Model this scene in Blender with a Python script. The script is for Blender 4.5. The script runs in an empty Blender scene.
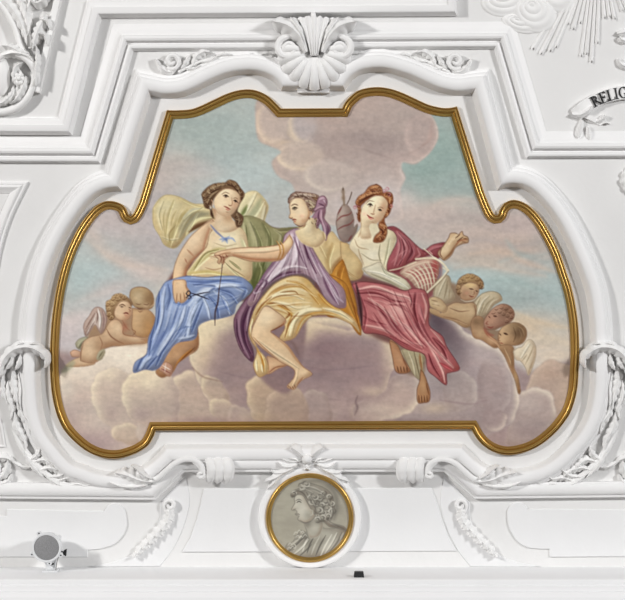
import bpy, bmesh, math, random
import numpy as np
from mathutils import Vector
from mathutils.geometry import tessellate_polygon

C = bpy.context.scene.collection
U = 0.01                 # one photograph pixel on the wall is a centimetre
CD = 2000.0              # camera distance in the same units (20 m)
ZC = 7.0                 # height of the picture's centre above the hall floor
CX, CY = 312.5, 300.0

# ---------------------------------------------------------------- camera, world, lights, exposure
cam_d = bpy.data.cameras.new('camera'); cam = bpy.data.objects.new('camera', cam_d); C.objects.link(cam)
cam.location = (0, -CD * U, ZC); cam.rotation_euler = (math.pi / 2, 0, 0)
cam_d.sensor_fit = 'HORIZONTAL'; cam_d.sensor_width = 36; cam_d.lens = 36 * CD * U / 6.25; cam_d.clip_end = 200
bpy.context.scene.camera = cam

world = bpy.data.worlds.new('world'); bpy.context.scene.world = world; world.use_nodes = True
wt = world.node_tree; bgn = wt.nodes['Background']; bgn.inputs[1].default_value = .23
wtc = wt.nodes.new('ShaderNodeTexCoord'); wsp = wt.nodes.new('ShaderNodeSeparateXYZ'); wrp = wt.nodes.new('ShaderNodeValToRGB')   # dim hall: brown floor below, pale vault above
wmp = wt.nodes.new('ShaderNodeMapRange'); wmp.inputs['From Min'].default_value = -1; wmp.inputs['From Max'].default_value = 1
wt.links.new(wtc.outputs['Generated'], wsp.inputs[0]); wt.links.new(wsp.outputs['Z'], wmp.inputs['Value']); wt.links.new(wmp.outputs['Result'], wrp.inputs[0]); wt.links.new(wrp.outputs[0], bgn.inputs[0])
wrp.color_ramp.elements[0].position = .38; wrp.color_ramp.elements[0].color = (.16, .105, .075, 1)
wrp.color_ramp.elements[1].position = .56; wrp.color_ramp.elements[1].color = (1.0, .98, .97, 1)

def area(name, loc, target, size, power, col=(1, 1, 1)):
    d = bpy.data.lights.new(name, 'AREA'); d.shape = 'DISK'; d.size = size; d.energy = power; d.color = col
    o = bpy.data.objects.new(name, d); C.objects.link(o); o.location = loc
    o.rotation_euler = (Vector(target) - Vector(loc)).to_track_quat('-Z', 'Y').to_euler()
    return o
area('hall_and_fill_light', (-19, -17, ZC + 8.5), (0, 0, ZC), 2.4, 4250, (1, .985, .97))
area('hall_and_fill_light', (19, -17, ZC + 8.0), (0, 0, ZC), 2.8, 4000, (.985, .99, 1))
area('hall_and_fill_light', (0, -19, ZC + 1), (0, 0, ZC - 1), 4, 130, (.97, .985, 1))  # weak frontal fill added to lift the shade, not a lamp of the hall
vs = bpy.context.scene.view_settings
bpy.context.scene.display_settings.display_device = 'sRGB'
vs.view_transform = 'Standard'; vs.look = 'None'; vs.exposure = -0.06; vs.gamma = 1.0; vs.use_curve_mapping = False

# ---------------------------------------------------------------- painter: brush work for the two painted panels (returns colours per point)
class Painter:
    def __init__(s, x0, y0, x1, y1, S=2, bg=(180, 172, 165)):
        s.x0, s.y0, s.S = x0, y0, S
        s.W, s.H = int((x1 - x0) * S), int((y1 - y0) * S)
        s.a = np.empty((s.H, s.W, 3), np.float32); s.a[:] = np.array(bg, np.float32)
        s.clip = None
    @staticmethod
    def smooth(pts, closed=False, n=7):
        p = np.array(pts, float)
        if len(p) < 3: return p
        if closed: q = np.vstack([p[-1], p, p[0], p[1]])
        else: q = np.vstack([2 * p[0] - p[1], p, 2 * p[-1] - p[-2]])
        t = np.linspace(0, 1, n, endpoint=False)[:, None]
        out = []
        for i in range(1, len(q) - 2):
            a, b, c, d = q[i - 1], q[i], q[i + 1], q[i + 2]
            out.append(0.5 * (2 * b + (c - a) * t + (2 * a - 5 * b + 4 * c - d) * t ** 2 + (3 * b - a - 3 * c + d) * t ** 3))
        if not closed: out.append(p[-1:])
        return np.vstack(out)
    def box(s, p, pad):
        i0 = max(0, int((p[:, 0].min() - pad - s.x0) * s.S)); i1 = min(s.W, int((p[:, 0].max() + pad - s.x0) * s.S) + 2)
        j0 = max(0, int((p[:, 1].min() - pad - s.y0) * s.S)); j1 = min(s.H, int((p[:, 1].max() + pad - s.y0) * s.S) + 2)
        if i1 <= i0 or j1 <= j0: return None
        X = s.x0 + (np.arange(i0, i1) + .5) / s.S; Y = s.y0 + (np.arange(j0, j1) + .5) / s.S
        return i0, i1, j0, j1, X[None, :], Y[:, None]
    @staticmethod
    def blur(m, r):
        for _ in range(2):
            for ax in (0, 1):
                k = max(1, int(round(r))); n = 2 * k + 1
                c = np.cumsum(np.pad(m, [(k + 1, k) if a == ax else (0, 0) for a in (0, 1)], mode='edge'), axis=ax)
                m = (np.take(c, np.arange(n, c.shape[ax]), ax) - np.take(c, np.arange(0, c.shape[ax] - n), ax)) / n
        return m
    def put(s, b, m, col, op):
        i0, i1, j0, j1 = b[:4]
        m = m * op
        if s.clip is not None: m = m * s.clip[j0:j1, i0:i1]
        v = s.a[j0:j1, i0:i1]
        c = col(b[4], b[5]) if callable(col) else np.array(col, np.float32)
        v += (c - v) * m[..., None].astype(np.float32)
    def fill(s, pts, col, soft=.5, op=1, sm=True, clip=False):
        p = s.smooth(pts, True) if sm else np.array(pts, float)
        b = s.box(p, soft * 3 + 1)
        if b is None: return None
        X, Y = b[4], b[5]
        ins = np.zeros((Y.shape[0], X.shape[1]), bool)
        q = np.roll(p, -1, 0)
        for (ax, ay), (bx, by) in zip(p, q):
            if ay == by: continue
            r = ((ay > Y) != (by > Y))
            rows = np.nonzero(r[:, 0])[0]
            if len(rows) == 0: continue
            xx = ax + (Y[rows] - ay) * (bx - ax) / (by - ay)
            ins[rows] ^= (X < xx)
        m = s.blur(ins.astype(np.float32), soft * s.S)
        s.put(b, m, col, op)
        full = np.zeros((s.H, s.W), np.float32); full[b[2]:b[3], b[0]:b[1]] = m
        if clip: s.clip = full
        return full
    def stroke(s, pts, w, col, op=.7, soft=.6, taper=True, sm=True):
        p = s.smooth(pts, False, 5) if sm else np.array(pts, float)
        b = s.box(p, w + soft + 1)
        if b is None: return
        X, Y = b[4], b[5]
        best = np.full((Y.shape[0], X.shape[1]), -1e9, np.float32)
        L = np.r_[0, np.cumsum(np.hypot(*np.diff(p, axis=0).T))]; T = max(L[-1], 1e-6)
        for k in range(len(p) - 1):
            a, d = p[k], p[k + 1] - p[k]; l2 = d @ d
            if l2 < 1e-9: continue
            t = np.clip(((X - a[0]) * d[0] + (Y - a[1]) * d[1]) / l2, 0, 1)
            dist = np.hypot(X - a[0] - t * d[0], Y - a[1] - t * d[1])
            u = (L[k] + t * math.sqrt(l2)) / T
            r = w * .5 * (np.sqrt(np.clip(np.sin(np.pi * np.clip(u, .03, .97)), 0, 1)) if taper else 1.0)
            best = np.maximum(best, r - dist)
        m = np.clip(best / max(soft, .05) * .5 + .5, 0, 1); m = m * m * (3 - 2 * m)
        s.put(b, m, col, op)
    def blob(s, cx, cy, rx, ry, col, op=.6, rot=0, hard=1.0):
        R = max(rx, ry) * 2.2
        b = s.box(np.array([[cx - R, cy - R], [cx + R, cy + R]]), 0)
        if b is None: return
        c, n = math.cos(math.radians(rot)), math.sin(math.radians(rot))
        dx, dy = b[4] - cx, b[5] - cy
        q = ((dx * c + dy * n) / rx) ** 2 + ((-dx * n + dy * c) / ry) ** 2
        s.put(b, np.exp(-q ** hard), col, op)
    def volume(s, m, d, r, light, lop, dark, dop):
        """turn a flat shape round: light comes in over the edge that faces d, shade gathers on the other"""
        jj, ii = np.nonzero(m > .02)
        if len(jj) == 0: return
        k = int((r * 3 + max(abs(d[0]), abs(d[1]))) * s.S) + 3
        j0, j1, i0, i1 = max(0, jj.min() - k), min(s.H, jj.max() + k), max(0, ii.min() - k), min(s.W, ii.max() + k)
        q = m[j0:j1, i0:i1]; sx, sy = int(round(d[0] * s.S)), int(round(d[1] * s.S))
        b = (i0, i1, j0, j1)
        for sg, c, o in ((1, light, lop), (-1, dark, dop)):
            if o <= 0: continue
            e = np.clip(q - s.blur(np.roll(np.roll(q, -sg * sy, 0), -sg * sx, 1), r * s.S), 0, 1)
            s.put(b, e * q, c, o)
    def flow(s, g1, g2, n, cols, w, op, clip, seed=0, soft=.6):
        """many thin folds drawn between two guide lines"""
        r = random.Random(seed); s.clip = clip
        a, b = s.smooth(g1), s.smooth(g2); N = 26
        def rs(p):
            L = np.r_[0, np.cumsum(np.hypot(*np.diff(p, axis=0).T))]; t = np.linspace(0, L[-1], N); return np.stack([np.interp(t, L, p[:, 0]), np.interp(t, L, p[:, 1])], -1)
        a, b = rs(a), rs(b)
        for k in range(n):
            f = (k + r.random()) / n; i0 = r.randint(0, 9); i1 = r.randint(15, N)
            p = a * (1 - f) + b * f
            p = p + (np.sin(np.linspace(0, 3 + 2 * r.random(), N) + r.random() * 6)[:, None]) * (b - a) * (.35 / n)
            s.stroke(p[i0:i1:3], w * (.5 + r.random()), cols[k % len(cols)], op * (.6 + .5 * r.random()), soft)
        s.clip = None
    def lines(s, L, w, col, op=.6, soft=.6):
        for pts in L: s.stroke(pts, w, col, op, soft)

def grad(p0, c0, p1, c1):
    c0, c1 = np.array(c0, np.float32), np.array(c1, np.float32)
    d = np.array(p1, float) - np.array(p0, float); l2 = d @ d
    def f(X, Y):
        t = np.clip(((X - p0[0]) * d[0] + (Y - p0[1]) * d[1]) / l2, 0, 1)[..., None]
        return (c0 * (1 - t) + c1 * t).astype(np.float32)
    return f

def cloth_noise(H, W, S, seed, sx, sy):
    r = np.random.RandomState(seed)
    out = np.zeros((H, W), np.float32); amp = 1
    for o in range(4):
        nx, ny = max(2, int(W / S / sx * 2 ** o) + 2), max(2, int(H / S / sy * 2 ** o) + 2)
        g = r.rand(ny, nx).astype(np.float32)
        yy = np.linspace(0, ny - 1.001, H); xx = np.linspace(0, nx - 1.001, W)
        j, i = yy.astype(int), xx.astype(int); fy, fx = (yy - j)[:, None], (xx - i)[None]
        fy, fx = fy * fy * (3 - 2 * fy), fx * fx * (3 - 2 * fx)
        out += amp * ((g[j][:, i] * (1 - fx) + g[j][:, i + 1] * fx) * (1 - fy) + (g[j + 1][:, i] * (1 - fx) + g[j + 1][:, i + 1] * fx) * fy - .5)
        amp *= .6
    return out

def tf(ox, oy, sc):
    return lambda L: [(ox + x / sc, oy + y / sc) for x, y in L]

def fig(P, pts, base, sh=(), line=None, lw=.7, lop=.55, soft=.4):
    """a painted shape: base colour, brush strokes kept inside it with a thin counter-stroke beside each fold, an outline"""
    m = P.fill(pts, base, soft)
    P.clip = m
    lum = sum(base); mx, mn = max(base), min(base)
    q = np.array(pts, float); size = min(np.ptp(q[:, 0]), np.ptp(q[:, 1]))
    r = min(4.5, max(1.1, size * .11))
    P.volume(m, (-r * .55, -r * .6), r, tuple(min(246, v * 1.12 + 10) for v in base), .75, tuple(v * k for v, k in zip(base, (.70, .60, .55))), .8)
    for st in sh:
        if st[0] == 'b': P.blob(*st[1:])
        else:
            p, w, c, o = st[:4]
            sf = st[4] * .62 if len(st) > 4 else .6
            P.stroke(p, w, c, min(1, o * 1.2), sf)
            if w >= 1.8:
                k = .62 if sum(c) > lum else 1.24
                c2 = tuple(min(248, v * k + (14 if k > 1 else 0)) for v in base)
                P.stroke([(x + w * .5, y + w * .38) for x, y in p], max(.8, w * .34), c2, .42, .6)
    P.clip = None
    if line: P.stroke(list(pts) + [pts[0]], lw * .85, line, lop * .8, .8, taper=False)
    return m

def paint_fresco():
    P = Painter(40, 80, 590, 465, 2, (178, 176, 170))
    P.a[:] = grad((300, 90), (172, 178, 173), (300, 380), (186, 180, 173))(P.x0 + (np.arange(P.W)[None] + .5) / 2, P.y0 + (np.arange(P.H)[:, None] + .5) / 2)
    B, K, F = P.blob, P.stroke, P.fill
    # ---- sky, left
    B(215, 140, 70, 45, (163, 177, 171), .8); B(250, 175, 40, 22, (176, 190, 188), .7); B(190, 125, 30, 14, (160, 172, 165), .6)
    B(158, 178, 28, 26, (192, 178, 170), .85); B(182, 165, 26, 12, (192, 176, 166), .55); B(140, 215, 45, 28, (184, 172, 169), .85)
    B(105, 225, 32, 20, (187, 175, 172), .9); B(160, 245, 28, 20, (182, 172, 170), .8); B(200, 172, 22, 10, (190, 182, 178), .5)
    B(82, 275, 30, 32, (170, 187, 185), .95); B(112, 275, 24, 20, (172, 188, 187), .8); B(92, 250, 18, 14, (180, 188, 185), .6)
    B(125, 262, 30, 8, (203, 184, 172), .75, 25); B(95, 237, 18, 7, (200, 182, 170), .6, 50); B(150, 272, 24, 9, (202, 186, 178), .7, 15)
    B(70, 330, 22, 16, (203, 189, 185), .9); B(112, 290, 26, 12, (200, 184, 178), .6, -20); B(80, 318, 25, 8, (206, 192, 188), .6, -25); B(64, 345, 14, 12, (196, 184, 186), .6)
    K([(78, 232), (96, 246), (118, 262), (150, 268), (168, 270)], 5, (206, 188, 172), .4, 4); K([(70, 308), (84, 300), (104, 292), (128, 284)], 6, (208, 192, 184), .35, 5)
    K([(146, 230), (160, 238), (172, 244)], 5, (196, 184, 178), .35, 4); K([(60, 318), (72, 306), (88, 302)], 4, (190, 196, 194), .4, 4)
    # ---- sky, right
    B(445, 155, 45, 48, (146, 167, 159), .95); B(465, 190, 36, 14, (156, 174, 168), .8); B(425, 190, 24, 18, (156, 172, 165), .8); B(420, 170, 22, 12, (142, 165, 156), .6)
    B(470, 235, 75, 26, (185, 168, 158), .95); B(520, 225, 34, 20, (186, 168, 162), .9); B(435, 215, 36, 14, (192, 174, 164), .9, -12); B(415, 225, 25, 16, (190, 174, 166), .8)
    B(520, 250, 48, 14, (190, 168, 152), .8, 8); B(480, 262, 40, 9, (196, 172, 152), .65, 6); B(545, 262, 26, 14, (184, 168, 160), .7)
    B(500, 285, 70, 17, (160, 178, 174), .95, 6); B(470, 277, 40, 9, (172, 188, 184), .75); B(545, 300, 30, 16, (168, 180, 176), .85, 12); B(512, 300, 24, 12, (150, 166, 162), .6, 10)
    B(556, 285, 14, 30, (164, 182, 180), .7, -18); B(540, 335, 42, 20, (204, 184, 158), .9, 10); B(552, 355, 28, 18, (208, 190, 168), .8); B(520, 322, 22, 6, (208, 182, 148), .8, 22); B(558, 330, 18, 8, (190, 184, 172), .6)
    for k, (pts, c) in enumerate([([(425, 212), (445, 201), (468, 200), (488, 208)], (198, 180, 168)), ([(440, 222), (470, 216), (500, 226), (530, 224)], (176, 160, 154)),
            ([(455, 246), (485, 240), (515, 246), (548, 240)], (172, 162, 158)), ([(500, 262), (520, 256), (545, 262), (560, 258)], (160, 172, 168)), ([(506, 240), (516, 252), (530, 256), (548, 254)], (158, 170, 166)),
            ([(470, 254), (500, 252), (530, 264), (556, 272)], (204, 178, 156)), ([(455, 268), (480, 264), (510, 270), (545, 276)], (200, 180, 164)), ([(474, 228), (500, 236), (530, 236)], (196, 176, 164)),
            ([(512, 311), (530, 319), (550, 325), (568, 328)], (212, 186, 150)), ([(480, 282), (510, 280), (540, 290), (562, 296)], (152, 172, 168)), ([(520, 340), (545, 338), (570, 344)], (214, 196, 170)),
            ([(516, 308), (536, 304), (562, 310)], (178, 186, 180)), ([(538, 352), (556, 348), (572, 352)], (196, 184, 168))]):
        K(pts, 5, c, .5, 4)
    # ---- great cloud above
    top = [(258, 100), (280, 104), (340, 118), (346, 104), (366, 94), (385, 95), (405, 101), (425, 110), (435, 122), (438, 136), (433, 148), (424, 158), (414, 164), (403, 162), (401, 168), (405, 178), (400, 190), (402, 205), (398, 222), (330, 225),
           (300, 200), (292, 184), (278, 176), (272, 162), (282, 152), (270, 146), (259, 140), (256, 122)]
    m = F(top, (180, 163, 154), 1.2); P.volume(m, (4, 3), 3, (206, 188, 176), .8, (196, 176, 158), .5); P.clip = m
    B(350, 130, 70, 36, (175, 156, 147), .9); B(375, 142, 30, 12, (158, 141, 136), .8, 10); B(330, 150, 40, 10, (165, 147, 140), .6); B(372, 118, 40, 12, (181, 162, 152), .7, 12); B(395, 158, 26, 12, (176, 156, 149), .6)
    B(300, 122, 16, 24, (170, 162, 160), .7); B(270, 118, 15, 24, (192, 174, 158), .6); B(274, 142, 18, 7, (203, 180, 154), .6, 12)
    B(302, 162, 22, 10, (202, 182, 160), .6, 20); B(318, 182, 26, 12, (200, 184, 170), .6, 15); B(345, 190, 42, 15, (186, 168, 158), .8); B(384, 196, 20, 20, (202, 187, 180), .9); B(340, 205, 24, 16, (193, 180, 174), .8)
    K([(288, 122), (289, 132), (296, 142)], 4, (208, 184, 150), .7, 3); K([(259, 110), (258, 126), (266, 138), (282, 142), (300, 142)], 4, (205, 182, 156), .5, 3); K([(284, 150), (292, 158), (304, 166), (322, 168)], 5, (205, 186, 164), .6, 4)
    K([(428, 112), (436, 124), (437, 138), (430, 151), (416, 162), (404, 162)], 2.6, (200, 184, 172), .75, 1.6); K([(402, 163), (401, 172), (405, 180), (400, 192)], 2.5, (208, 194, 184), .6, 1.6)
    for c, rr, base, rim in (((272, 122), (17, 22), (188, 170, 158), (210, 188, 162)), ((302, 124), (14, 20), (178, 166, 162), (212, 190, 160)), ((300, 156), (24, 15), (190, 172, 158), (212, 192, 164)), ((330, 176), (26, 16), (188, 172, 162), (206, 190, 172)), ((420, 136), (16, 22), (178, 158, 150), (186, 164, 154))):
        e = F([(c[0] + rr[0] * math.cos(t), c[1] + rr[1] * math.sin(t)) for t in np.linspace(0, 6.28, 15)[:-1]], base, 1.6, .8)
        P.volume(e, (-3, 2), 2.6, tuple(v + 8 for v in rim), 1.0, base, 0)
    K([(432, 122), (430, 138), (422, 146)], 4, (182, 156, 146), .7, 3); K([(408, 155), (420, 148), (428, 142)], 2.5, (168, 146, 138), .5, 2)
    K([(300, 116), (330, 122), (380, 118), (420, 122)], 5, (170, 152, 144), .35, 5); K([(310, 136), (350, 140), (400, 138)], 7, (162, 145, 139), .45, 5); K([(365, 150), (390, 158)], 2, (152, 134, 128), .4, 1.5)
    P.clip = None
    B(404, 200, 14, 12, (202, 188, 180), .7); B(412, 212, 16, 8, (198, 180, 170), .6)
    # ---- clouds the figures sit on
    def scallop(pts, bump, wl):
        p = P.smooth(pts, True, 10); p = np.vstack([p, p[:1]])
        L = np.r_[0, np.cumsum(np.hypot(*np.diff(p, axis=0).T))]; n = int(L[-1] / 1.5)
        t = np.linspace(0, L[-1], n, endpoint=False); x, y = np.interp(t, L, p[:, 0]), np.interp(t, L, p[:, 1])
        k = max(3, round(L[-1] / wl)); f = bump * np.abs(np.sin(np.pi * k * t / L[-1] + .6 * np.sin(t / wl)))
        gx, gy = np.gradient(x), np.gradient(y); g = np.hypot(gx, gy) + 1e-6
        sg = 1 if np.sum(x * np.roll(y, -1) - np.roll(x, -1) * y) > 0 else -1
        return np.column_stack([x + sg * gy / g * f, y - sg * gx / g * f])
    def puff(pts, base, rim, d=(-4, -4), r=4.5, lop=1.0, dark=None, dop=.6, sh=(), bump=1.6, wl=17, crisp=.55):
        m = F(scallop(pts, bump, wl), base, .8, sm=False)
        P.clip = m
        for q in sh: B(*q)
        P.clip = None
        P.volume(m, d, r, rim, lop, dark or tuple(v * k for v, k in zip(base, (.84, .80, .80))), dop)
        P.volume(m, (d[0] * .3, d[1] * .3), 1.0, tuple(min(240, v + 12) for v in rim), crisp, rim, 0)
    L, R = tf(50, 310, 2.232), tf(310, 300, 2.232)
    F([(40, 362), (80, 352), (150, 345), (200, 330), (240, 318), (300, 318), (390, 325), (440, 318), (480, 335), (530, 372), (590, 362), (590, 470), (40, 470)], (160, 138, 134), 3, 1)
    # right
    puff(R([(480, 250), (488, 185), (510, 150), (538, 135), (562, 143), (590, 170), (590, 330), (500, 300)]), (178, 154, 138), (196, 172, 150), (-3, -4), 4, .8, sh=[(566, 390, 8, 26, (192, 168, 146), .6), (548, 374, 16, 7, (184, 156, 136), .7)], bump=1)
    puff(R([(462, 225), (476, 205), (508, 197), (536, 210), (545, 238), (540, 270), (500, 320), (440, 320), (450, 270)]), (172, 152, 144), (212, 196, 176), (2, -4), 2.6, .95, sh=[(527, 402, 16, 9, (186, 170, 160), .7), (530, 432, 24, 10, (156, 136, 132), .7)])
    puff(R([(262, 18), (290, 24), (320, 45), (350, 74), (385, 95), (420, 108), (446, 140), (461, 180), (464, 222), (456, 260), (432, 284), (402, 296), (350, 340), (200, 330), (220, 180), (250, 80)]), (164, 146, 142), (214, 198, 178), (4, -4), 3, .95, (140, 122, 124), .5,
         sh=[(440, 322, 15, 22, (106, 90, 96), .95, -35), (450, 346, 15, 20, (134, 116, 118), .85, -30), (478, 362, 20, 20, (172, 154, 152), .8), (500, 385, 10, 22, (180, 162, 156), .6), (470, 398, 24, 12, (164, 145, 140), .7), (492, 415, 16, 12, (156, 136, 132), .7)], bump=2, wl=26)
    puff(R([(300, 180), (320, 160), (350, 165), (368, 185), (372, 215), (355, 240), (320, 245), (300, 220)]), (168, 150, 144), (190, 174, 164), (4, -2), 2.6, .7, dop=.3, crisp=.25)
    puff(R([(380, 150), (405, 130), (435, 150), (448, 190), (440, 235), (410, 255), (385, 230), (376, 190)]), (164, 145, 141), (188, 172, 164), (4, -2), 3, .6, dop=.3, crisp=.2)
    puff(R([(385, 260), (400, 246), (425, 250), (440, 262), (428, 284), (402, 292)]), (162, 142, 138), (200, 182, 166), (3, 3), 2, .7, dop=.2, crisp=.4)
    # left
    puff(L([(20, 160), (40, 132), (70, 116), (105, 104), (135, 86), (170, 78), (212, 70), (235, 90), (240, 150), (235, 300), (140, 330), (50, 300), (10, 220)]), (206, 190, 172), (228, 213, 190), (-2, -4), 4, 1, (184, 162, 152), .5, sh=[(128, 358, 22, 12, (224, 210, 190), .9), (80, 405, 20, 26, (192, 170, 158), .8), (100, 440, 40, 14, (178, 154, 150), .85), (66, 390, 9, 14, (206, 196, 180), .7), (95, 378, 18, 10, (212, 196, 178), .7)])
    puff(L([(94, 190), (98, 160), (112, 140), (138, 131), (168, 140), (192, 172), (218, 235), (182, 272), (142, 264), (108, 232)]), (198, 178, 160), (224, 208, 180), (-4, -3), 3.5, 1, (176, 152, 142), .7, sh=[(120, 402, 14, 14, (192, 170, 154), .6)])
    puff(L([(138, 275), (148, 260), (174, 254), (198, 262), (208, 282), (192, 298), (160, 294)]), (194, 172, 152), (220, 202, 172), (-3, -3), 2.6, .9)
    puff(L([(196, 262), (210, 240), (240, 250), (240, 300), (205, 300)]), (190, 170, 156), (206, 188, 168), (-3, -3), 2.6, .6)
    puff(L([(272, 165), (285, 148), (312, 137), (338, 150), (355, 185), (368, 220), (385, 262), (285, 262), (270, 215)]), (188, 164, 146), (216, 196, 166), (-4, -4), 4, .95, (160, 136, 128), .7)
    puff(L([(162, 188), (166, 162), (184, 144), (215, 136), (255, 140), (276, 160), (288, 200), (275, 262), (212, 256), (184, 242), (168, 216)]), (196, 175, 156), (226, 209, 176), (-5, -4), 4.5, 1, (172, 148, 138), .8, sh=[(150, 384, 14, 8, (214, 196, 168), .8), (166, 408, 16, 12, (182, 160, 146), .7)])
    puff(L([(312, 92), (318, 55), (345, 30), (380, 20), (406, 10), (430, 40), (455, 110), (465, 150), (445, 200), (425, 240), (380, 240), (350, 195), (325, 140)]), (172, 147, 137), (226, 207, 170), (-7, -5), 7, 1, (148, 124, 124), .7, sh=[(208, 336, 14, 16, (216, 194, 158), .9), (230, 322, 14, 8, (222, 203, 166), .9), (236, 352, 18, 22, (158, 133, 130), .85), (226, 382, 20, 14, (160, 135, 130), .7)])
    puff(L([(338, 162), (348, 148), (370, 154), (388, 172), (398, 202), (376, 208), (350, 188)]), (184, 160, 140), (220, 200, 164), (-3, -3), 2.6, 1)
    puff(L([(356, 216), (364, 201), (386, 200), (412, 216), (428, 236), (406, 250), (374, 244)]), (184, 160, 142), (214, 194, 160), (-3, -3), 2.6, .9)
    puff(L([(400, 225), (412, 214), (436, 222), (445, 240), (430, 252), (405, 250)]), (176, 152, 140), (202, 180, 156), (-2, -2), 2, .7)
    K(L([(318, 128), (340, 148), (368, 156), (385, 160)]), 1.6, (134, 100, 86), .5, 1.4)
    # centre right
    puff(R([(-55, 150), (-40, 92), (-14, 70), (20, 56), (60, 66), (110, 68), (150, 74), (172, 84), (186, 110), (189, 136), (180, 165), (171, 182), (164, 206), (140, 221), (112, 226), (100, 238), (80, 275), (-60, 280)]), (160, 135, 131), (208, 185, 156), (3, -4), 4.4, .95, (136, 112, 114), .5,
         sh=[(306, 332, 12, 14, (214, 191, 154), .95), (322, 324, 18, 6, (216, 194, 158), .9), (345, 352, 32, 18, (162, 137, 134), .7), (326, 352, 22, 14, (144, 119, 119), .8), (345, 372, 30, 8, (154, 128, 128), .6), (374, 392, 14, 6, (196, 173, 150), .7), (386, 352, 6, 22, (196, 172, 150), .7), (330, 408, 20, 14, (172, 150, 141), .7)], bump=2.2, wl=22)
    for x, y, rx, ry, c, o in ((200, 340, 9, 18, (226, 206, 168), .8), (216, 325, 18, 8, (228, 208, 170), .8), (203, 358, 8, 12, (206, 182, 150), .6), (240, 345, 14, 26, (146, 121, 121), .75), (232, 372, 18, 14, (150, 126, 124), .7), (262, 395, 18, 22, (146, 124, 122), .5)):
        B(x, y, rx, ry, c, o)
    for g, w, o in (([(296, 344), (303, 328), (316, 321), (334, 321), (352, 326)], 11, .75), ([(352, 326), (370, 331), (384, 336), (391, 350), (392, 366)], 7, .6)): K(g, w, (220, 197, 160), o, 5)
    for x, y, rx, ry, c, o in ((326, 350, 20, 10, (138, 112, 114), .8), (352, 358, 26, 14, (146, 122, 121), .7), (316, 372, 18, 10, (140, 116, 116), .6), (338, 378, 22, 8, (152, 128, 126), .6)): B(x, y, rx, ry, c, o)
    for g in ([(292, 352), (298, 334), (308, 324), (322, 318), (340, 320)], [(290, 362), (292, 350)]): K(g, 4, (222, 201, 164), .55, 2.4)
    puff(R([(98, 258), (106, 232), (138, 222), (168, 206), (186, 176), (220, 165), (242, 180), (246, 216), (226, 246), (182, 264), (120, 272)]), (178, 155, 144), (206, 188, 166), (4, 3), 3, .9, (150, 127, 124), .5, sh=[(396, 384, 14, 10, (186, 162, 148), .7), (384, 409, 18, 5, (198, 178, 160), .6)])
    K(R([(106, 214), (102, 228), (106, 240), (100, 256)]), 2.2, (126, 103, 102), .65, 1.4)
    B(345, 420, 26, 5, (152, 131, 128), .7); B(410, 423, 60, 4, (144, 122, 120), .75); B(434, 408, 16, 6, (196, 173, 146), .6); B(322, 416, 12, 6, (188, 166, 148), .6); B(205, 421, 30, 5, (150, 126, 126), .6)
    for g in ([(260, 398), (300, 396), (340, 400)], [(300, 366), (330, 370), (372, 366)], [(220, 372), (250, 378), (300, 380)], [(440, 400), (470, 404), (486, 400)]): K(g, 1.6, (132, 108, 112), .35, 1.6)
    for x, y, rx, ry, c, o, r in ((438, 322, 9, 18, (98, 80, 86), .85, -30), (447, 338, 12, 14, (112, 94, 98), .8, -30), (456, 356, 12, 16, (132, 114, 116), .7, -20), (446, 372, 10, 14, (138, 120, 118), .6, 0), (484, 356, 14, 9, (188, 170, 164), .6, 30),
            (126, 356, 22, 9, (230, 216, 194), .8, -12), (86, 372, 16, 8, (224, 208, 186), .7, -15), (148, 380, 14, 7, (226, 208, 176), .8, -10), (110, 376, 8, 6, (220, 203, 176), .7, 0), (72, 420, 8, 20, (178, 156, 150), .6, -20), (92, 444, 22, 7, (164, 142, 142), .7, 20), (142, 414, 14, 8, (172, 149, 142), .7, 0), (112, 414, 8, 12, (178, 155, 146), .6, 0)):
        B(x, y, rx, ry, c, o, r)
    # under the feet in the middle
    puff(L([(556, 215), (566, 188), (592, 180), (618, 196), (625, 250), (560, 252)]), (164, 142, 134), (184, 162, 148), (-2, -3), 3, .6)
    puff(L([(440, 182), (446, 158), (470, 147), (500, 152), (517, 176), (512, 222), (490, 252), (454, 238)]), (178, 152, 128), (208, 184, 150), (-4, -4), 4, .95, (150, 124, 112), .7)
    puff(L([(484, 212), (494, 186), (525, 171), (556, 180), (572, 210), (568, 256), (488, 256)]), (170, 144, 126), (198, 172, 144), (-2, -4), 4, .9, (142, 118, 112), .7)
    B(258, 416, 14, 5, (182, 156, 128), .6); B(246, 414, 8, 7, (192, 170, 152), .5)
    # what lies behind the drapery, so that no sky shows between the figures
    F([(165, 290), (190, 262), (262, 262), (300, 275), (345, 262), (365, 275), (400, 285), (428, 300), (428, 322), (400, 345), (362, 330), (355, 318), (300, 315), (262, 300), (240, 300), (200, 320), (165, 345)], (124, 84, 78), 1.4, 1)
    F([(225, 225), (290, 232), (320, 260), (300, 300), (240, 300), (230, 260)], (120, 96, 92), 1.2, 1)
    F([(250, 320), (300, 310), (305, 345), (290, 392), (262, 380), (248, 350)], (140, 114, 112), 1.6, .95)
    F([(395, 255), (440, 262), (430, 300), (400, 300)], (150, 86, 84), 1.4, 1); F([(395, 338), (425, 338), (424, 372), (405, 372)], (134, 108, 90), 1.4, .9)
    F([(432, 280), (456, 284), (480, 300), (500, 330), (516, 352), (500, 345), (470, 330), (440, 306)], (146, 118, 92), 1.4, .95)
    F([(96, 318), (120, 312), (150, 312), (156, 330), (146, 344), (110, 346), (84, 356), (86, 340)], (164, 130, 98), 1.4, .95)
    # ======================================================= cherubs on the left
    OUT = (118, 76, 56)
    q = tf(75, 280, 6.94)
    SK, SKL, SKD = (192, 158, 122), (214, 184, 146), (150, 108, 80)
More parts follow.
